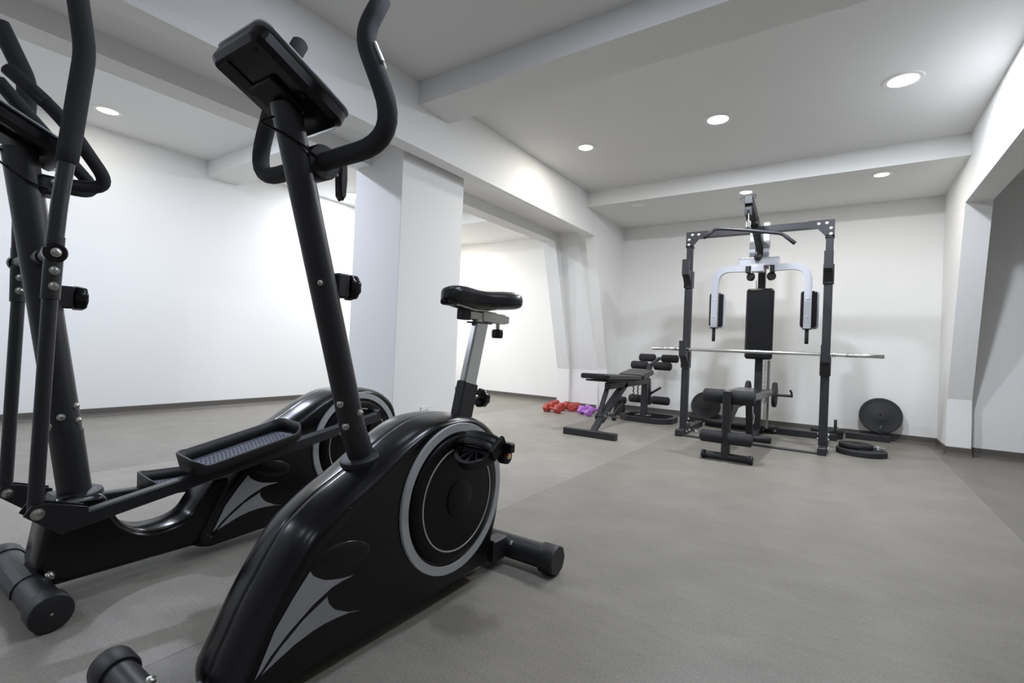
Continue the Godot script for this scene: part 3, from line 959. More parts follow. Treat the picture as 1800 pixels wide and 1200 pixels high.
		for y in [0.852, 0.815]:
			bolt(arm, Vector3(x + 0.0182 * sg if sg > 0 else x + 0.0182, y, lerpf(a.sleeve[0].x, a.sleeve[1].x, 0.3)), Vector3(1, 0, 0.2), 0.0075)
		# forked bracket at the lower end
		var f: Vector2 = a.low[0]
		for k in [-1.0, 1.0]:
			part(t, "fork_plate", MB.new().prism(pv([[f.x + 0.024, f.y + 0.0], [f.x + 0.010, f.y + 0.022], [f.x - 0.020, f.y + 0.020], [f.x - 0.095, f.y - 0.006], [f.x - 0.095, f.y - 0.048], [f.x - 0.045, f.y - 0.062]]), Vector3(x + 0.019 * k, 0, 0), Vector3(0, 0, 1), Vector3.UP, Vector3.RIGHT, -0.002, 0.002), M.metal)
		bolt(t, Vector3(x + 0.023, f.y, f.x), Vector3(1, 0, 0), 0.010)
	# pedal arms with trays; the right one is up, the left one down
	part(t, "pedal_arm", MB.new().bar(Vector3(XE + 0.184, 0.236, -0.395), Vector3(XE + 0.184, 0.408, -1.36), 0.034, 0.036), M.metal)
	part(t, "pedal_arm", MB.new().bar(Vector3(XE - 0.184, 0.190, -0.40), Vector3(XE - 0.184, 0.138, -1.30), 0.034, 0.036), M.metal)
	foot_tray(t, XE + 0.184 - 0.012, Vector2(-0.660, 0.316), Vector2(-0.990, 0.386))
	foot_tray(t, XE - 0.184 + 0.012, Vector2(-0.672, 0.192), Vector2(-1.002, 0.178))
	for k in [-1.0, 1.0]:
		var e := Vector3(XE + 0.150 * k, 0.416 if k > 0 else 0.150, -1.36 if k > 0 else -1.30)
		var c := Vector3(XE + 0.125 * k, 0.29, -1.328)
		part(t, "crank", MB.new().bar(c, e, 0.016, 0.032, Vector3(1, 0, 0), 0.004), M.satin)
		part(t, "crank_joint", MB.new().tube([e - Vector3(0.02 * k, 0, 0), e + Vector3(0.05 * k, 0, 0)], 0.019, 20), M.satin)
		part(t, "crank_axle", MB.new().tube([Vector3(XE + 0.09 * k, 0.29, -1.328), Vector3(XE + 0.14 * k, 0.29, -1.328)], 0.016, 20), M.satin)
	# fixed handlebars looping back and then forward
	for k in [-1.0, 1.0]:
		var loop := fillet([Vector3(XE + 0.012 * k, 1.098, -0.365), Vector3(XE + 0.050 * k, 1.106, -0.492), Vector3(XE + 0.088 * k, 1.258, -0.366), Vector3(XE + 0.052 * k, 1.345, -0.270)], 0.085, 9)
		var hb := part(t, "fixed_handlebar", MB.new().tube(loop, 0.0165, 20, false, [], 0.004), M.foam)
		part(hb, "pulse_sensor", MB.new().bar(Vector3(XE + 0.081 * k, 1.275, -0.345), Vector3(XE + 0.060 * k, 1.325, -0.292), 0.030, 0.034, Vector3(0.3 * k, 0.7, -0.6), 0.010), M.plastic)
	part(t, "handlebar_clamp", MB.new().box(Vector3(XE, 1.088, -0.366), Vector3(0.07, 0.05, 0.05), 0.008), M.plastic)
	bolt(t, Vector3(XE + 0.036, 1.096, -0.372), Vector3(1, 0, 0), 0.007)
	bolt(t, Vector3(XE + 0.03, 1.074, -0.385), Vector3(0.6, -0.3, -1), 0.007)
	part(t, "sensor_cable", MB.new().tube(spline([Vector3(XE + 0.01, 1.155, -0.275), Vector3(XE - 0.01, 1.14, -0.268), Vector3(XE + 0.015, 1.115, -0.283), Vector3(XE + 0.038, 1.085, -0.32), Vector3(XE + 0.036, 1.076, -0.36)], 5), 0.0026, 8), M.satin)
	console(t, XE, 0.253, -0.025)

# ------------------------------------------------------------------ multi gym: squat rack with lat tower, press arms and seat
func round_bar(a: Vector3, b: Vector3, r: float, cap := 0.004) -> MB:
	return MB.new().tube([a, b], r, 22, false, [], cap)

func multi_gym() -> void:
	var t := thing("multi_gym", "black multi gym with squat rack, lat tower and silver press arms", "multi gym", Vector3(XM, 0, -4.5))
	# rack
	for x in [-1.149, -0.108]:
		var sg := signf(x - XM)
		part(t, "upright", MB.new().bar(Vector3(x, 0.05, ZR), Vector3(x, 1.285, ZR), 0.058, 0.058, Vector3(0, 0, 1), 0.004), M.rack)
		part(t, "upright_extension", MB.new().bar(Vector3(x, 1.25, ZR), Vector3(x, 1.78, ZR), 0.050, 0.050, Vector3(0, 0, 1), 0.004), M.rack)
		part(t, "extension_collar", MB.new().box(Vector3(x, 1.655, ZR), Vector3(0.062, 0.022, 0.062), 0.003), M.rack)
		part(t, "foot", MB.new().span(Vector3(x - 0.029, 0.0, -5.05), Vector3(x + 0.029, 0.056, -4.285), 0.005), M.rack)
		part(t, "foot_bracket", MB.new().prism(pv([[-0.09, 0.0], [0.06, 0.0], [0.035, 0.09], [-0.035, 0.15], [-0.09, 0.06]]), Vector3(x + 0.032, 0.012, ZR), Vector3(0, 0, 1), Vector3.UP, Vector3.RIGHT, -0.003, 0.003), M.rack)
		for q in [[0.03, 0.03], [0.03, -0.06], [0.10, 0.0], [0.135, -0.02]]:
			bolt(t, Vector3(x + 0.036, q[0], ZR + q[1]), Vector3.RIGHT, 0.009)
			bolt(t, Vector3(x - 0.030, q[0], ZR + q[1]), Vector3.LEFT, 0.007)
		# bar hooks
		for y in [0.0, 0.705]:
			var hk := part(t, "bar_hook", MB.new().prism(pv([[0.03, 0.59], [0.03, 0.735], [0.105, 0.735], [0.105, 0.822], [0.135, 0.822], [0.135, 0.690], [0.088, 0.665]]), Vector3(x, y, ZR), Vector3(0, 0, 1), Vector3.UP, Vector3.RIGHT, -0.030, 0.030, 0.003), M.rack)
			part(hk, "hook_sleeve", MB.new().box(Vector3(x, y + 0.66, ZR), Vector3(0.072, 0.15, 0.072), 0.003), M.rack)
		# gusset plate with four zinc bolts
		part(t, "gusset", MB.new().prism(pv([[0.03 * sg, 1.784], [-0.150 * sg, 1.784], [-0.150 * sg, 1.728], [-0.085 * sg, 1.722], [-0.024 * sg, 1.652], [0.03 * sg, 1.652]]), Vector3(x, 0, ZR + 0.026), Vector3.RIGHT, Vector3.UP, Vector3(0, 0, 1), 0.0, 0.005), M.rack)
		for q in [[-0.075, 1.755], [-0.022, 1.757], [0.005, 1.716], [0.006, 1.672]]:
			part(t, "gusset_bolt", MB.new().lathe(Vector3(x + q[0] * sg, q[1], ZR + 0.031), Vector3(0, 0, 1), [Vector2(0.0005, -0.002), Vector2(0.012, -0.002), Vector2(0.0115, 0.003), Vector2(0.007, 0.006), Vector2(0.0005, 0.0065)], 16), M.zinc)
	part(t, "crossbar", MB.new().span(Vector3(-1.178, 1.727, ZR - 0.026), Vector3(-0.079, 1.782, ZR + 0.026), 0.004), M.rack)
	part(t, "floor_strip", MB.new().span(Vector3(-1.12, 0.0, -4.365), Vector3(-0.137, 0.012, -4.315), 0.002), M.rack)
	# small bolt at the crossbar middle
	part(t, "crossbar_bolt", MB.new().lathe(Vector3(-0.655, 1.716, ZR + 0.027), Vector3(0, 0, 1), [Vector2(0.0005, -0.002), Vector2(0.011, -0.002), Vector2(0.010, 0.004), Vector2(0.0005, 0.006)], 14), M.zinc)

	# tower
	part(t, "tower", MB.new().bar(Vector3(XM, 0.0, -4.95), Vector3(XM, 1.56, -4.95), 0.06, 0.06, Vector3(0, 0, 1), 0.004), M.rack)
	var la := fillet([Vector3(XM, 1.40, -4.95), Vector3(XM, 1.60, -4.93), Vector3(XM, 1.815, -4.42), Vector3(XM, 1.905, -4.085)], 0.12, 6)
	part(t, "lat_arm", MB.new().sweep(la, pv([[-0.028, -0.035], [0.028, -0.035], [0.028, 0.035], [-0.028, 0.035]]), Vector3(0, 0.3, 1)), M.rack)
	part(t, "lat_arm_end", MB.new().box(Vector3(XM, 1.907, -4.075), Vector3(0.060, 0.062, 0.03), 0.004), M.rack)
	part(t, "pulley_fork", MB.new().box(Vector3(XM - 0.004, 1.835, -4.10), Vector3(0.050, 0.09, 0.03), 0.006), M.rack)
	part(t, "pulley_wheel", MB.new().lathe(Vector3(XM - 0.014, 1.80, -4.10), Vector3.RIGHT, [Vector2(0.0005, 0), Vector2(0.045, 0), Vector2(0.036, 0.009), Vector2(0.045, 0.018), Vector2(0.0005, 0.018)], 28), M.plastic)
	part(t, "lat_cable", MB.new().tube([Vector3(XM + 0.004, 1.80, -4.06), Vector3(XM + 0.004, 1.70, -4.06)], 0.004, 8), M.steel)
	part(t, "snap_link", MB.new().tube(spline([Vector3(XM + 0.004, 1.745, -4.06), Vector3(XM + 0.018, 1.735, -4.06), Vector3(XM + 0.016, 1.70, -4.06), Vector3(XM + 0.004, 1.688, -4.06), Vector3(XM - 0.009, 1.70, -4.06), Vector3(XM - 0.009, 1.735, -4.06)], 4), 0.004, 8, true), M.chrome)
	part(t, "wire_hook", MB.new().tube(fillet([Vector3(XM - 0.058, 1.95, -4.06), Vector3(XM - 0.060, 1.905, -4.05), Vector3(XM - 0.035, 1.938, -4.07), Vector3(XM + 0.05, 1.942, -4.07), Vector3(XM + 0.045, 1.90, -4.05), Vector3(XM + 0.035, 1.955, -4.06)], 0.012, 4), 0.0035, 8), M.plastic)
	# silver press frame
	for x in [-0.688, -0.580]:
		var col := part(t, "press_column", MB.new().span(Vector3(x - 0.024, 1.48, -4.785), Vector3(x + 0.024, 1.84 if x < -0.6 else 1.885, -4.737), 0.003), M.silver)
		part(col, "dark_band", MB.new().span(Vector3(x - 0.025, 1.655, -4.786), Vector3(x + 0.025, 1.725, -4.736), 0.002), M.silver_band)
	part(t, "press_crosspiece", MB.new().span(Vector3(-0.785, 1.498, -4.745), Vector3(-0.470, 1.572, -4.675), 0.004), M.silver)
	part(t, "press_sleeve", MB.new().span(Vector3(-0.683, 1.445, -4.735), Vector3(-0.585, 1.50, -4.655), 0.004), M.silver)
	part(t, "ball_knob", MB.new().lathe(Vector3(XM, 1.568, -4.675), Vector3(0, 0, 1), [Vector2(0.0005, 0), Vector2(0.018, 0.002), Vector2(0.028, 0.012), Vector2(0.032, 0.026), Vector2(0.028, 0.041), Vector2(0.016, 0.052), Vector2(0.0005, 0.056)], 24), M.plastic)
	for k in [-1.0, 1.0]:
		part(t, "guide_pulley", MB.new().lathe(Vector3(XM + 0.092 if k > 0 else XM - 0.050, 1.408, -4.72), Vector3(k, 0, 1.2), [Vector2(0.0005, 0), Vector2(0.034, 0), Vector2(0.036, 0.004), Vector2(0.036, 0.026), Vector2(0.034, 0.030), Vector2(0.0005, 0.030)], 28), M.plastic)
		var cx := XM + 0.015
		var ap := fillet([Vector3(cx + 0.085 * k, 1.478, -4.70), Vector3(cx + 0.363 * k, 1.486, -4.70), Vector3(cx + 0.363 * k, 0.955, -4.70)], 0.155, 10)
		var arm := part(t, "press_arm", MB.new().sweep(ap, pv([[-0.027, -0.024], [0.027, -0.024], [0.027, 0.024], [-0.027, 0.024]]), Vector3(0, 0, 1)), M.silver, "silver curved press arm")
		part(arm, "hinge_block", MB.new().box(Vector3(cx + 0.095 * k, 1.468, -4.69), Vector3(0.035, 0.06, 0.06), 0.004), M.plastic)
		var ax: float = cx + 0.363 * k
		part(arm, "arm_pad", MB.new().prism(rrect(0.118, 0.305, 0.022), Vector3(ax + 0.004, 1.122, -4.728), Vector3.RIGHT, Vector3.UP, Vector3(0, 0, -1), 0.0, 0.05, 0.010), M.pad, "black padded arm cushion")
		part(arm, "pad_plate", MB.new().prism(rrect(0.130, 0.318, 0.026), Vector3(ax + 0.012, 1.118, -4.780), Vector3.RIGHT, Vector3.UP, Vector3(0, 0, -1), 0.0, 0.010, 0.002), M.silver)
		part(arm, "arm_flange", MB.new().box(Vector3(ax, 0.955, -4.70), Vector3(0.058, 0.010, 0.058), 0.002), M.plastic)
		part(arm, "grip_handle", MB.new().tube([Vector3(ax, 0.955, -4.70), Vector3(ax, 0.832, -4.70)], 0.0145, 16, false, [], 0.004), M.foam)
		for y in [1.205, 1.055]:
			part(arm, "arm_bolt", MB.new().lathe(Vector3(ax, y, -4.676), Vector3(0, 0, 1), [Vector2(0.0005, -0.001), Vector2(0.008, -0.001), Vector2(0.007, 0.003), Vector2(0.0005, 0.005)], 12), M.zinc)
	# back cushion
	part(t, "back_pad", MB.new().prism(rrect(0.222, 0.632, 0.028, 6), Vector3(XM + 0.004, 1.003, -4.895), Vector3.RIGHT, Vector3.UP, Vector3(0, 0, 1), 0.0, 0.075, 0.014), M.pad, "tall black vinyl back cushion")
	part(t, "pulley_cable", MB.new().tube([Vector3(XM - 0.04, 1.40, -4.90), Vector3(XM - 0.04, 1.30, -4.92)], 0.004, 8), M.steel)
	# chain hanging beside the tower
	var ch := MB.new()
	for i in 15:
		var o := Vector3(XM + 0.055, 0.665 - i * 0.019, -4.93)
		var s := Vector3(0.007, 0, 0) if i % 2 == 0 else Vector3(0, 0, 0.007)
		ch.tube(spline([o + Vector3(0, 0.012, 0), o + s + Vector3(0, 0.006, 0), o + s - Vector3(0, 0.006, 0), o - Vector3(0, 0.012, 0), o - s - Vector3(0, 0.006, 0), o - s + Vector3(0, 0.006, 0)], 2), 0.0028, 6, true)
	part(t, "chain", ch, M.chrome, "chrome chain")
	part(t, "snap_hook", MB.new().tube(spline([Vector3(XM + 0.055, 0.385, -4.92), Vector3(XM + 0.070, 0.365, -4.92), Vector3(XM + 0.066, 0.31, -4.92), Vector3(XM + 0.055, 0.295, -4.92), Vector3(XM + 0.044, 0.31, -4.92), Vector3(XM + 0.040, 0.365, -4.92)], 4), 0.004, 8, true), M.chrome)
	part(t, "snap_hook", MB.new().tube(spline([Vector3(XM - 0.03, 0.205, -4.88), Vector3(XM - 0.014, 0.180, -4.88), Vector3(XM - 0.015, 0.120, -4.88), Vector3(XM - 0.028, 0.095, -4.88), Vector3(XM - 0.044, 0.125, -4.88), Vector3(XM - 0.046, 0.175, -4.88)], 4), 0.006, 8, true), M.chrome)
	for k in [0.055, 0.075]:
		part(t, "low_cable", MB.new().tube([Vector3(XM + k, 0.33, -4.96), Vector3(XM + k, 0.09, -4.96)], 0.004, 8), M.steel)
	part(t, "guide_rod", MB.new().bar(Vector3(XM + 0.075, 0.06, -5.0), Vector3(XM + 0.075, 0.68, -5.0), 0.022, 0.022, Vector3(0, 0, 1), 0.002), M.silver_band)
	# seat
	part(t, "seat", MB.new().prism(pv([[-0.115, 0.0], [-0.135, 1.02], [-0.12, 1.05], [0.12, 1.05], [0.135, 1.02], [0.115, 0.0]]), Vector3(XM + 0.012, 0.392, -3.655), Vector3.RIGHT, Vector3(0, -0.01, -1).normalized(), Vector3.UP, 0.0, 0.055, 0.012), M.pad, "long black vinyl seat")
	part(t, "seat_beam", MB.new().bar(Vector3(XM, 0.365, -3.58), Vector3(XM, 0.355, -4.93), 0.05, 0.05), M.rack)
	part(t, "seat_gusset", MB.new().prism(pv([[-3.57, 0.345], [-3.85, 0.345], [-3.62, 0.27], [-3.57, 0.25]]), Vector3(XM, 0, 0), Vector3(0, 0, 1), Vector3.UP, Vector3.RIGHT, -0.022, 0.022), M.rack)
	part(t, "front_leg", MB.new().bar(Vector3(XM - 0.006, 0.03, -3.555), Vector3(XM - 0.006, 0.474, -3.555), 0.05, 0.05, Vector3(0, 0, 1), 0.004), M.rack)
	for y in [0.29, 0.225, 0.11]:
		part(t, "adjust_hole", MB.new().lathe(Vector3(XM - 0.006, y, -3.5305), Vector3(0, 0, 1), [Vector2(0.0005, 0), Vector2(0.006, 0), Vector2(0.006, 0.0007), Vector2(0.0005, 0.0007)], 12), M.hole)
	var ft := part(t, "front_foot", round_bar(Vector3(-0.775, 0.029, -3.555), Vector3(-0.485, 0.029, -3.555), 0.025), M.rack)
	for x in [-0.79, -0.495]:
		part(ft, "end_cap", round_bar(Vector3(x, 0.029, -3.555), Vector3(x + 0.03, 0.029, -3.555), 0.0285), M.plastic)
	for s in [[-0.800, -0.650], [-0.622, -0.472]]:
		part(t, "foam_roller", round_bar(Vector3(s[0], 0.428, -3.60), Vector3(s[1] - (0.0), 0.430, -3.60), 0.049, 0.010), M.foam, "black foam roller")
		part(t, "foam_roller", round_bar(Vector3(s[0], 0.158, -3.545), Vector3(s[1], 0.158, -3.545), 0.042, 0.010), M.foam, "black foam roller")
	part(t, "roller_axle", round_bar(Vector3(-0.79, 0.158, -3.545), Vector3(-0.48, 0.158, -3.545), 0.011), M.silver_band)
	part(t, "roller_axle", round_bar(Vector3(-0.79, 0.429, -3.60), Vector3(-0.48, 0.429, -3.60), 0.011), M.silver_band)
	part(t, "rear_leg", MB.new().bar(Vector3(XM + 0.004, 0.03, -4.52), Vector3(XM, 0.36, -4.45), 0.05, 0.04, Vector3(0, 0, 1), 0.004), M.rack)
	part(t, "rear_foot", round_bar(Vector3(-0.79, 0.026, -4.54), Vector3(-0.465, 0.026, -4.54), 0.026), M.rack)
	# base of the tower
	part(t, "base_tube", MB.new().span(Vector3(-1.12, 0.0, -5.20), Vector3(-0.02, 0.058, -5.14), 0.004), M.rack)
	part(t, "base_spine", MB.new().span(Vector3(XM - 0.03, 0.0, -5.14), Vector3(XM + 0.03, 0.056, -4.56), 0.004), M.rack)
	var bp: Array = []
	for i in 17:
		var a := PI * i / 16.0
		bp.append(Vector2(-0.80 + cos(a) * 0.33, -5.115 + sin(a) * 0.125))
	part(t, "base_plate", MB.new().prism(pv(bp), Vector3(0, 0.058, 0), Vector3.RIGHT, Vector3(0, 0, 1), Vector3.UP, 0.0, 0.016, 0.002), M.rubber)
	part(t, "storage_tube", MB.new().span(Vector3(0.045, 0.0, -5.50), Vector3(0.365, 0.055, -5.43), 0.004), M.rack)
	for p in [[0.005, -5.17, 0.185, 0.012], [0.30, -5.445, 0.145, 0.016]]:
		part(t, "storage_peg", round_bar(Vector3(p[0] - (0.04 if p[0] < 0.1 else 0.0), 0.05, p[1]), Vector3(p[0] - (0.04 if p[0] < 0.1 else 0.0), p[2], p[1]), p[3]), M.rack)
	for p in [[-0.60, -5.132], [-0.50, -5.132]]:
		bolt(t, Vector3(p[0], 0.03, p[1]), Vector3(0, 0, 1), 0.009)
	# loading rod for the tower's own plates
	part(t, "loading_rod", round_bar(Vector3(-0.76, 0.372, -4.995), Vector3(-0.355, 0.372, -4.995), 0.012), M.rack)
	part(t, "rod_hook", MB.new().tube(fillet([Vector3(-0.365, 0.362, -4.995), Vector3(-0.365, 0.40, -4.995), Vector3(-0.378, 0.425, -4.99)], 0.012, 4), 0.009, 10), M.rack)

	# lat bar hanging from the snap link
	var lt := thing("lat_pulldown_bar", "angled dark lat pulldown bar hanging in front of the rack crossbar", "lat bar", Vector3(XM, 1.66, -4.05))
	part(lt, "bar", MB.new().tube(fillet([Vector3(-0.945, 1.640, -4.05), Vector3(-0.856, 1.706, -4.05), Vector3(XM + 0.006, 1.668, -4.05), Vector3(-0.394, 1.622, -4.05), Vector3(-0.312, 1.545, -4.05)], 0.03, 5), 0.0125, 16, false, [], 0.003), M.rack)
	part(lt, "grip_sleeve", MB.new().tube([Vector3(-0.948, 1.638, -4.05), Vector3(-0.880, 1.688, -4.05)], 0.0145, 16, false, [], 0.003), M.foam)
	part(lt, "grip_sleeve", MB.new().tube([Vector3(-0.309, 1.542, -4.05), Vector3(-0.376, 1.605, -4.05)], 0.0145, 16, false, [], 0.003), M.foam)
	part(lt, "eye", MB.new().hoop(Vector3(XM + 0.004, 1.684, -4.05), Vector3(0, 0, 1), [Vector2(0.006, -0.004), Vector2(0.014, -0.004), Vector2(0.014, 0.004), Vector2(0.006, 0.004)], 18), M.rack)

	# barbell across the lower hooks
	var zb := ZR + 0.07
	var b := thing("barbell", "chrome barbell resting across the lower hooks of the squat rack", "barbell", Vector3(-0.59, 0.749, zb))
	part(b, "shaft", MB.new().tube([Vector3(-1.20, 0.749, zb), Vector3(0.02, 0.749, zb)], 0.0135, 20), M.chrome)
	part(b, "sleeve", MB.new().tube([Vector3(-1.432, 0.749, zb), Vector3(-1.20, 0.749, zb)], 0.0143, 20, false, [], 0.002), M.chrome)
	part(b, "sleeve", MB.new().tube([Vector3(0.02, 0.749, zb), Vector3(0.247, 0.749, zb)], 0.0143, 20, false, [], 0.002), M.chrome)
	for x in [-1.205, -1.190, -0.062, -0.047]:
		part(b, "collar", MB.new().lathe(Vector3(x - 0.003, 0.749, zb), Vector3.RIGHT, [Vector2(0.0005, 0), Vector2(0.0185, 0), Vector2(0.0195, 0.002), Vector2(0.0195, 0.005), Vector2(0.0185, 0.007), Vector2(0.0005, 0.007)], 18), M.chrome)

# ------------------------------------------------------------------ weight bench
func bench() -> void:
	var t := thing("weight_bench", "black weight bench with foam leg rollers, left of the rack", "bench", Vector3(XW, 0, -4.3))
	part(t, "front_foot", MB.new().span(Vector3(-1.92, 0.0, -3.695), Vector3(-1.457, 0.055, -3.64), 0.004), M.rack)
	part(t, "front_leg", MB.new().bar(Vector3(XW + 0.012, 0.035, -3.70), Vector3(XW, 0.20, -4.0), 0.046, 0.046), M.rack)
	part(t, "leg_sleeve", MB.new().bar(Vector3(XW, 0.125, -3.865), Vector3(XW, 0.405, -4.42), 0.056, 0.056), M.rack)
	part(t, "incline_strut", MB.new().bar(Vector3(XW - 0.02, 0.135, -3.875), Vector3(XW - 0.02, 0.43, -4.08), 0.034, 0.036), M.rack)
	part(t, "strut_collar", MB.new().bar(Vector3(XW - 0.005, 0.12, -3.86), Vector3(XW - 0.005, 0.155, -3.93), 0.075, 0.07), M.rack)
	for q in [Vector3(XW + 0.034, 0.15, -3.90), Vector3(XW + 0.034, 0.17, -3.96)]:
		bolt(t, q, Vector3.RIGHT, 0.010)
	var pin := part(t, "locking_pin", round_bar(Vector3(XW + 0.02, 0.145, -3.93), Vector3(XW + 0.10, 0.135, -3.93), 0.009), M.steel)
	part(pin, "pin_knob", grip_knob(Vector3(XW + 0.085, 0.137, -3.93), Vector3.RIGHT, 0.022, 0.03), M.plastic)
	part(t, "main_beam", MB.new().bar(Vector3(XW, 0.400, -4.0), Vector3(XW, 0.405, -5.02), 0.056, 0.056), M.rack)
	part(t, "back_pad", MB.new().prism(rrect(0.255, 0.83, 0.03), Vector3(XW, 0.444, -4.115), Vector3.RIGHT, Vector3(0, -0.04, -1).normalized(), Vector3(0, 1, -0.04).normalized(), 0.012, 0.055, 0.010), M.pad, "flat black vinyl back cushion")
	part(t, "pad_board", MB.new().prism(rrect(0.20, 0.70, 0.02), Vector3(XW, 0.437, -4.10), Vector3.RIGHT, Vector3(0, -0.04, -1).normalized(), Vector3(0, 1, -0.04).normalized(), 0.0, 0.014), M.plastic)
	var sdir := Vector3(0, 0.13, -1).normalized()
	part(t, "seat_pad", MB.new().prism(rrect(0.26, 0.33, 0.03), Vector3(XW, 0.462, -4.715), Vector3.RIGHT, sdir, sdir.cross(Vector3.RIGHT) * -1.0 if sdir.cross(Vector3.RIGHT).y < 0 else sdir.cross(Vector3.RIGHT), 0.0, 0.048, 0.010), M.pad, "black vinyl seat cushion")
	part(t, "seat_bracket", MB.new().box(Vector3(XW, 0.442, -4.72), Vector3(0.05, 0.05, 0.2), 0.003), M.rack)
	part(t, "rear_leg", MB.new().bar(Vector3(XW, 0.05, -4.975), Vector3(XW, 0.43, -4.985), 0.060, 0.060, Vector3(0, 0, 1), 0.004), M.rack)
	part(t, "leg_plate", MB.new().span(Vector3(XW - 0.08, 0.05, -5.02), Vector3(XW + 0.07, 0.058, -4.92), 0.001), M.rack)
	for q in [[-0.055, -4.94], [0.05, -4.94], [-0.05, -5.0], [0.055, -5.0]]:
		bolt(t, Vector3(XW + q[0], 0.06, q[1]), Vector3.UP, 0.009)
	# base loop with rounded corners
	var lp: Array = []
	for p in rrect(0.50, 0.42, 0.13, 8):
		lp.append(Vector3(XW + 0.035 + p.x, 0.026, -5.03 + p.y))
	part(t, "base_loop", MB.new().sweep(lp, pv([[-0.022, -0.026], [0.022, -0.026], [0.022, 0.026], [-0.022, 0.026]]), Vector3.UP, true), M.rack)
	# leg developer
	part(t, "roller_post", MB.new().bar(Vector3(XW, 0.42, -5.0), Vector3(XW, 0.575, -5.12), 0.045, 0.045), M.rack)
	part(t, "roller_arm", MB.new().bar(Vector3(XW + 0.01, 0.570, -5.09), Vector3(XW + 0.01, 0.645, -5.40), 0.030, 0.030), M.rack)
	part(t, "swing_tube", MB.new().bar(Vector3(XW, 0.43, -5.06), Vector3(XW, 0.155, -5.13), 0.05, 0.05, Vector3(0, 0, 1)), M.rack)
	part(t, "plate_peg", round_bar(Vector3(XW + 0.02, 0.27, -5.10), Vector3(XW + 0.13, 0.345, -5.10), 0.012), M.rack)
	for r in [[0.565, -5.15, 0.043], [0.645, -5.40, 0.043], [0.205, -5.12, 0.043]]:
		part(t, "roller_axle", round_bar(Vector3(XW - 0.2, r[0], r[1]), Vector3(XW + 0.2, r[0], r[1]), 0.010), M.steel)
		for k in [-1.0, 1.0]:
			part(t, "foam_roller", round_bar(Vector3(XW + 0.035 * k, r[0], r[1]), Vector3(XW + 0.215 * k, r[0], r[1]), r[2], 0.012), M.foam, "black foam leg roller")

	for x in [-1.745, -1.70]:
		var cord: Array = []
		for i in 33:
			var a := i * 0.9
			cord.append(Vector3(x + cos(a) * 0.005, 0.40 - i * 0.0052, -4.80 + sin(a) * 0.005))
		part(t, "twisted_cord", MB.new().tube(cord, 0.0055, 8), M.rubber, "twisted black cord")

	# low frame on the floor behind the bench
	var s := thing("floor_frame", "low black frame with a foam roll on the floor behind the bench legs", "exercise frame", Vector3(-2.02, 0, -5.10))
	part(s, "foam_roll", round_bar(Vector3(-2.11, 0.165, -5.16), Vector3(-1.96, 0.165, -5.16), 0.042, 0.010), M.foam)
	part(s, "side_rail", round_bar(Vector3(-2.09, 0.024, -4.88), Vector3(-2.09, 0.155, -5.16), 0.015), M.rack)
	part(s, "side_rail", round_bar(Vector3(-1.98, 0.024, -4.88), Vector3(-1.98, 0.155, -5.16), 0.015), M.rack)
	part(s, "floor_bar", round_bar(Vector3(-2.13, 0.022, -4.87), Vector3(-1.955, 0.022, -4.87), 0.022), M.rack)
	part(s, "rear_stand", MB.new().prism(pv([[-5.10, 0.0], [-5.22, 0.0], [-5.20, 0.11], [-5.14, 0.13]]), Vector3(-2.03, 0, 0), Vector3(0, 0, 1), Vector3.UP, Vector3.RIGHT, -0.05, 0.05), M.rubber)

# ------------------------------------------------------------------ plates
func plate(label: String, at: Vector3, bas: Basis, r: float, h: float) -> void:
	# disc with its axis along local y, lower face at y = 0
	var t := thing("weight_plate", label, "weight plate", at, "black weight plates around the multi gym")
	t.basis = bas
	var o := MeshInstance3D.new()
	o.name = numbered(t, "disc")
	var b := MB.new()
	b.hoop(Vector3.ZERO, Vector3.UP, [Vector2(0.014, 0.0), Vector2(r * 0.97, 0.0), Vector2(r, h * 0.15), Vector2(r, h * 0.85), Vector2(r * 0.97, h), Vector2(r * 0.86, h), Vector2(r * 0.84, h * 0.90), Vector2(r * 0.34, h * 0.90), Vector2(r * 0.31, h), Vector2(0.014, h)], 56)
	o.mesh = b.mesh()
	o.material_override = M.rubber
	t.add_child(o)
	var e := MeshInstance3D.new()
	e.name = numbered(t, "hub_sleeve")
	var c := MB.new()
	c.hoop(Vector3.ZERO, Vector3.UP, [Vector2(0.0125, 0.001), Vector2(0.0165, 0.001), Vector2(0.0165, h + 0.001), Vector2(0.0125, h + 0.001)], 24)
	e.mesh = c.mesh()
	e.material_override = M.rack
	t.add_child(e)

func spring_collar(label: String, at: Vector3) -> void:
	var t := thing("spring_collar", label, "collar", at, "chrome spring collars")
	var path: Array = []
	for i in 41:
		var a := TAU * i / 10.0
		path.append(at + Vector3(cos(a) * 0.018, 0.004 + i * 0.0006, sin(a) * 0.018))
	part(t, "coil", MB.new().tube(path, 0.003, 6), M.chrome)
	part(t, "grip", MB.new().tube([at + Vector3(0.016, 0.016, 0), at + Vector3(0.042, 0.02, 0.012)], 0.005, 8), M.chrome)

func lean(deg: float) -> Basis:
	# stands on its rim with the face towards the room, leaning back against the wall
	return Basis(Vector3.RIGHT, deg_to_rad(90.0 - deg))

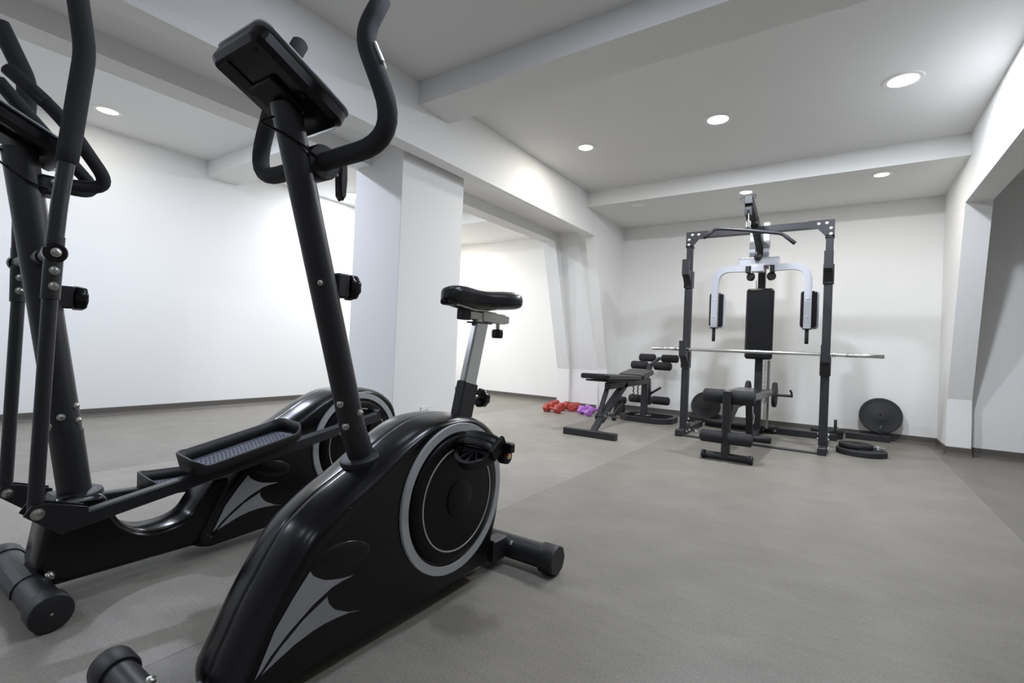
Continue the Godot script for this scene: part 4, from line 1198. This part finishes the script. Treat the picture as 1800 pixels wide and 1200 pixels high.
func weights() -> void:
	var flat := Basis.IDENTITY
	var side := Basis(Vector3(0, 0, 1), -PI / 2)
	var R := 0.160
	# leaning plates: centre of the rear face
	plate("big plate leaning on the back wall, right of the rack", Vector3(0.298, 0.056 + R * cos(deg_to_rad(14.0)) + 0.008, -5.545), lean(14.0), R, 0.030)
	var R2 := 0.150
	plate("plate leaning on the back wall, behind the rack's left upright", Vector3(-1.205, R2 * cos(deg_to_rad(15.0)) + 0.009, -5.552), lean(15.0), R2, 0.028)
	plate("wide plate lying flat on the floor right of the rack, under a smaller one", Vector3(0.138, 0.0005, -4.60), flat, 0.162, 0.040)
	plate("small plate lying on top of the wide floor plate right of the rack", Vector3(0.105, 0.0405, -4.655), flat, 0.112, 0.030)
	plate("lower plate of the stack behind the rack's right upright", Vector3(-0.10, 0.0005, -5.345), flat, 0.125, 0.040)
	plate("upper plate of the stack behind the rack's right upright", Vector3(-0.10, 0.041, -5.345), flat, 0.128, 0.036)
	plate("lower small plate stacked behind the rack's left upright", Vector3(-1.262, 0.0005, -5.375), flat, 0.095, 0.028)
	plate("upper small plate stacked behind the rack's left upright", Vector3(-1.258, 0.029, -5.375), flat, 0.096, 0.028)
	plate("plate on the tower's loading rod, right of the tower", Vector3(-0.515, 0.372, -4.995), side, 0.112, 0.032)
	plate("plate on the tower's loading rod, left of the tower", Vector3(-0.735, 0.372, -4.995), side, 0.112, 0.032)
	spring_collar("chrome spring collar lying on the floor plate pair right of the rack", Vector3(0.245, 0.0405, -4.63))
	spring_collar("chrome spring collar on the plate stack behind the right upright", Vector3(-0.03, 0.0775, -5.30))
	spring_collar("chrome spring collar on the floor beside the rack's left foot", Vector3(-1.08, 0.0, -4.62))

# ------------------------------------------------------------------ dumbbells
func dumbbell(label: String, at: Vector3, turn: float, m: Material, group: String, r: float, head: float, total: float) -> void:
	var t := thing("dumbbell", label, "dumbbell", at, group)
	t.rotation.y = turn
	var ca := r * cos(PI / 6)
	for k in [-1.0, 1.0]:
		var b := MB.new()
		var rings: Array = []
		for l in [[total * 0.5, 0.72], [total * 0.5 - 0.006, 0.9], [total * 0.5 - 0.013, 1.0], [total * 0.5 - head + 0.013, 1.0], [total * 0.5 - head + 0.006, 0.88], [total * 0.5 - head, 0.66]]:
			var ring := PackedVector3Array()
			for j in 6:
				var a := TAU * j / 6.0
				ring.append(Vector3(k * float(l[0]), ca + sin(a) * r * float(l[1]), cos(a) * r * float(l[1])))
			rings.append(ring)
		b.solid(rings, [-1])
		var o := MeshInstance3D.new()
		o.name = numbered(t, "head")
		o.mesh = b.mesh()
		o.material_override = m
		t.add_child(o)
	var h := MeshInstance3D.new()
	h.name = "handle"
	var hb := MB.new()
	hb.tube([Vector3(-total * 0.5 + head * 0.6, ca, 0), Vector3(-total * 0.2, ca, 0), Vector3(0, ca, 0), Vector3(total * 0.2, ca, 0), Vector3(total * 0.5 - head * 0.6, ca, 0)], 0.014, 16, false, [0.013, 0.014, 0.0165, 0.014, 0.013])
	h.mesh = hb.mesh()
	h.material_override = m
	t.add_child(h)

func dumbbells() -> void:
	var g := "red hex dumbbells on the floor"
	dumbbell("front red dumbbell of the group, nearest the camera", Vector3(-2.63, 0, -4.715), -0.19, M.red, g, 0.052, 0.064, 0.215)
	dumbbell("second red dumbbell, half hidden behind the front one", Vector3(-2.70, 0, -4.95), -0.35, M.red, g, 0.052, 0.064, 0.215)
	dumbbell("rearmost red dumbbell by the jamb", Vector3(-2.73, 0, -5.11), -0.12, M.red, g, 0.052, 0.064, 0.215)
	dumbbell("rightmost red dumbbell, pointing at the back wall", Vector3(-2.53, 0, -5.05), 1.72, M.red, g, 0.052, 0.064, 0.215)
	var p := "purple hex dumbbells on the floor"
	dumbbell("front purple dumbbell nearest the bench foot", Vector3(-2.285, 0, -4.82), -0.6, M.purple, p, 0.043, 0.055, 0.215)
	dumbbell("purple dumbbell lying behind the front purple one, by the jamb", Vector3(-2.405, 0, -5.07), 1.5, M.purple, p, 0.043, 0.055, 0.20)
	dumbbell("purple dumbbell half hidden behind the bench strut", Vector3(-2.27, 0, -5.07), 1.25, M.purple, p, 0.043, 0.055, 0.20)
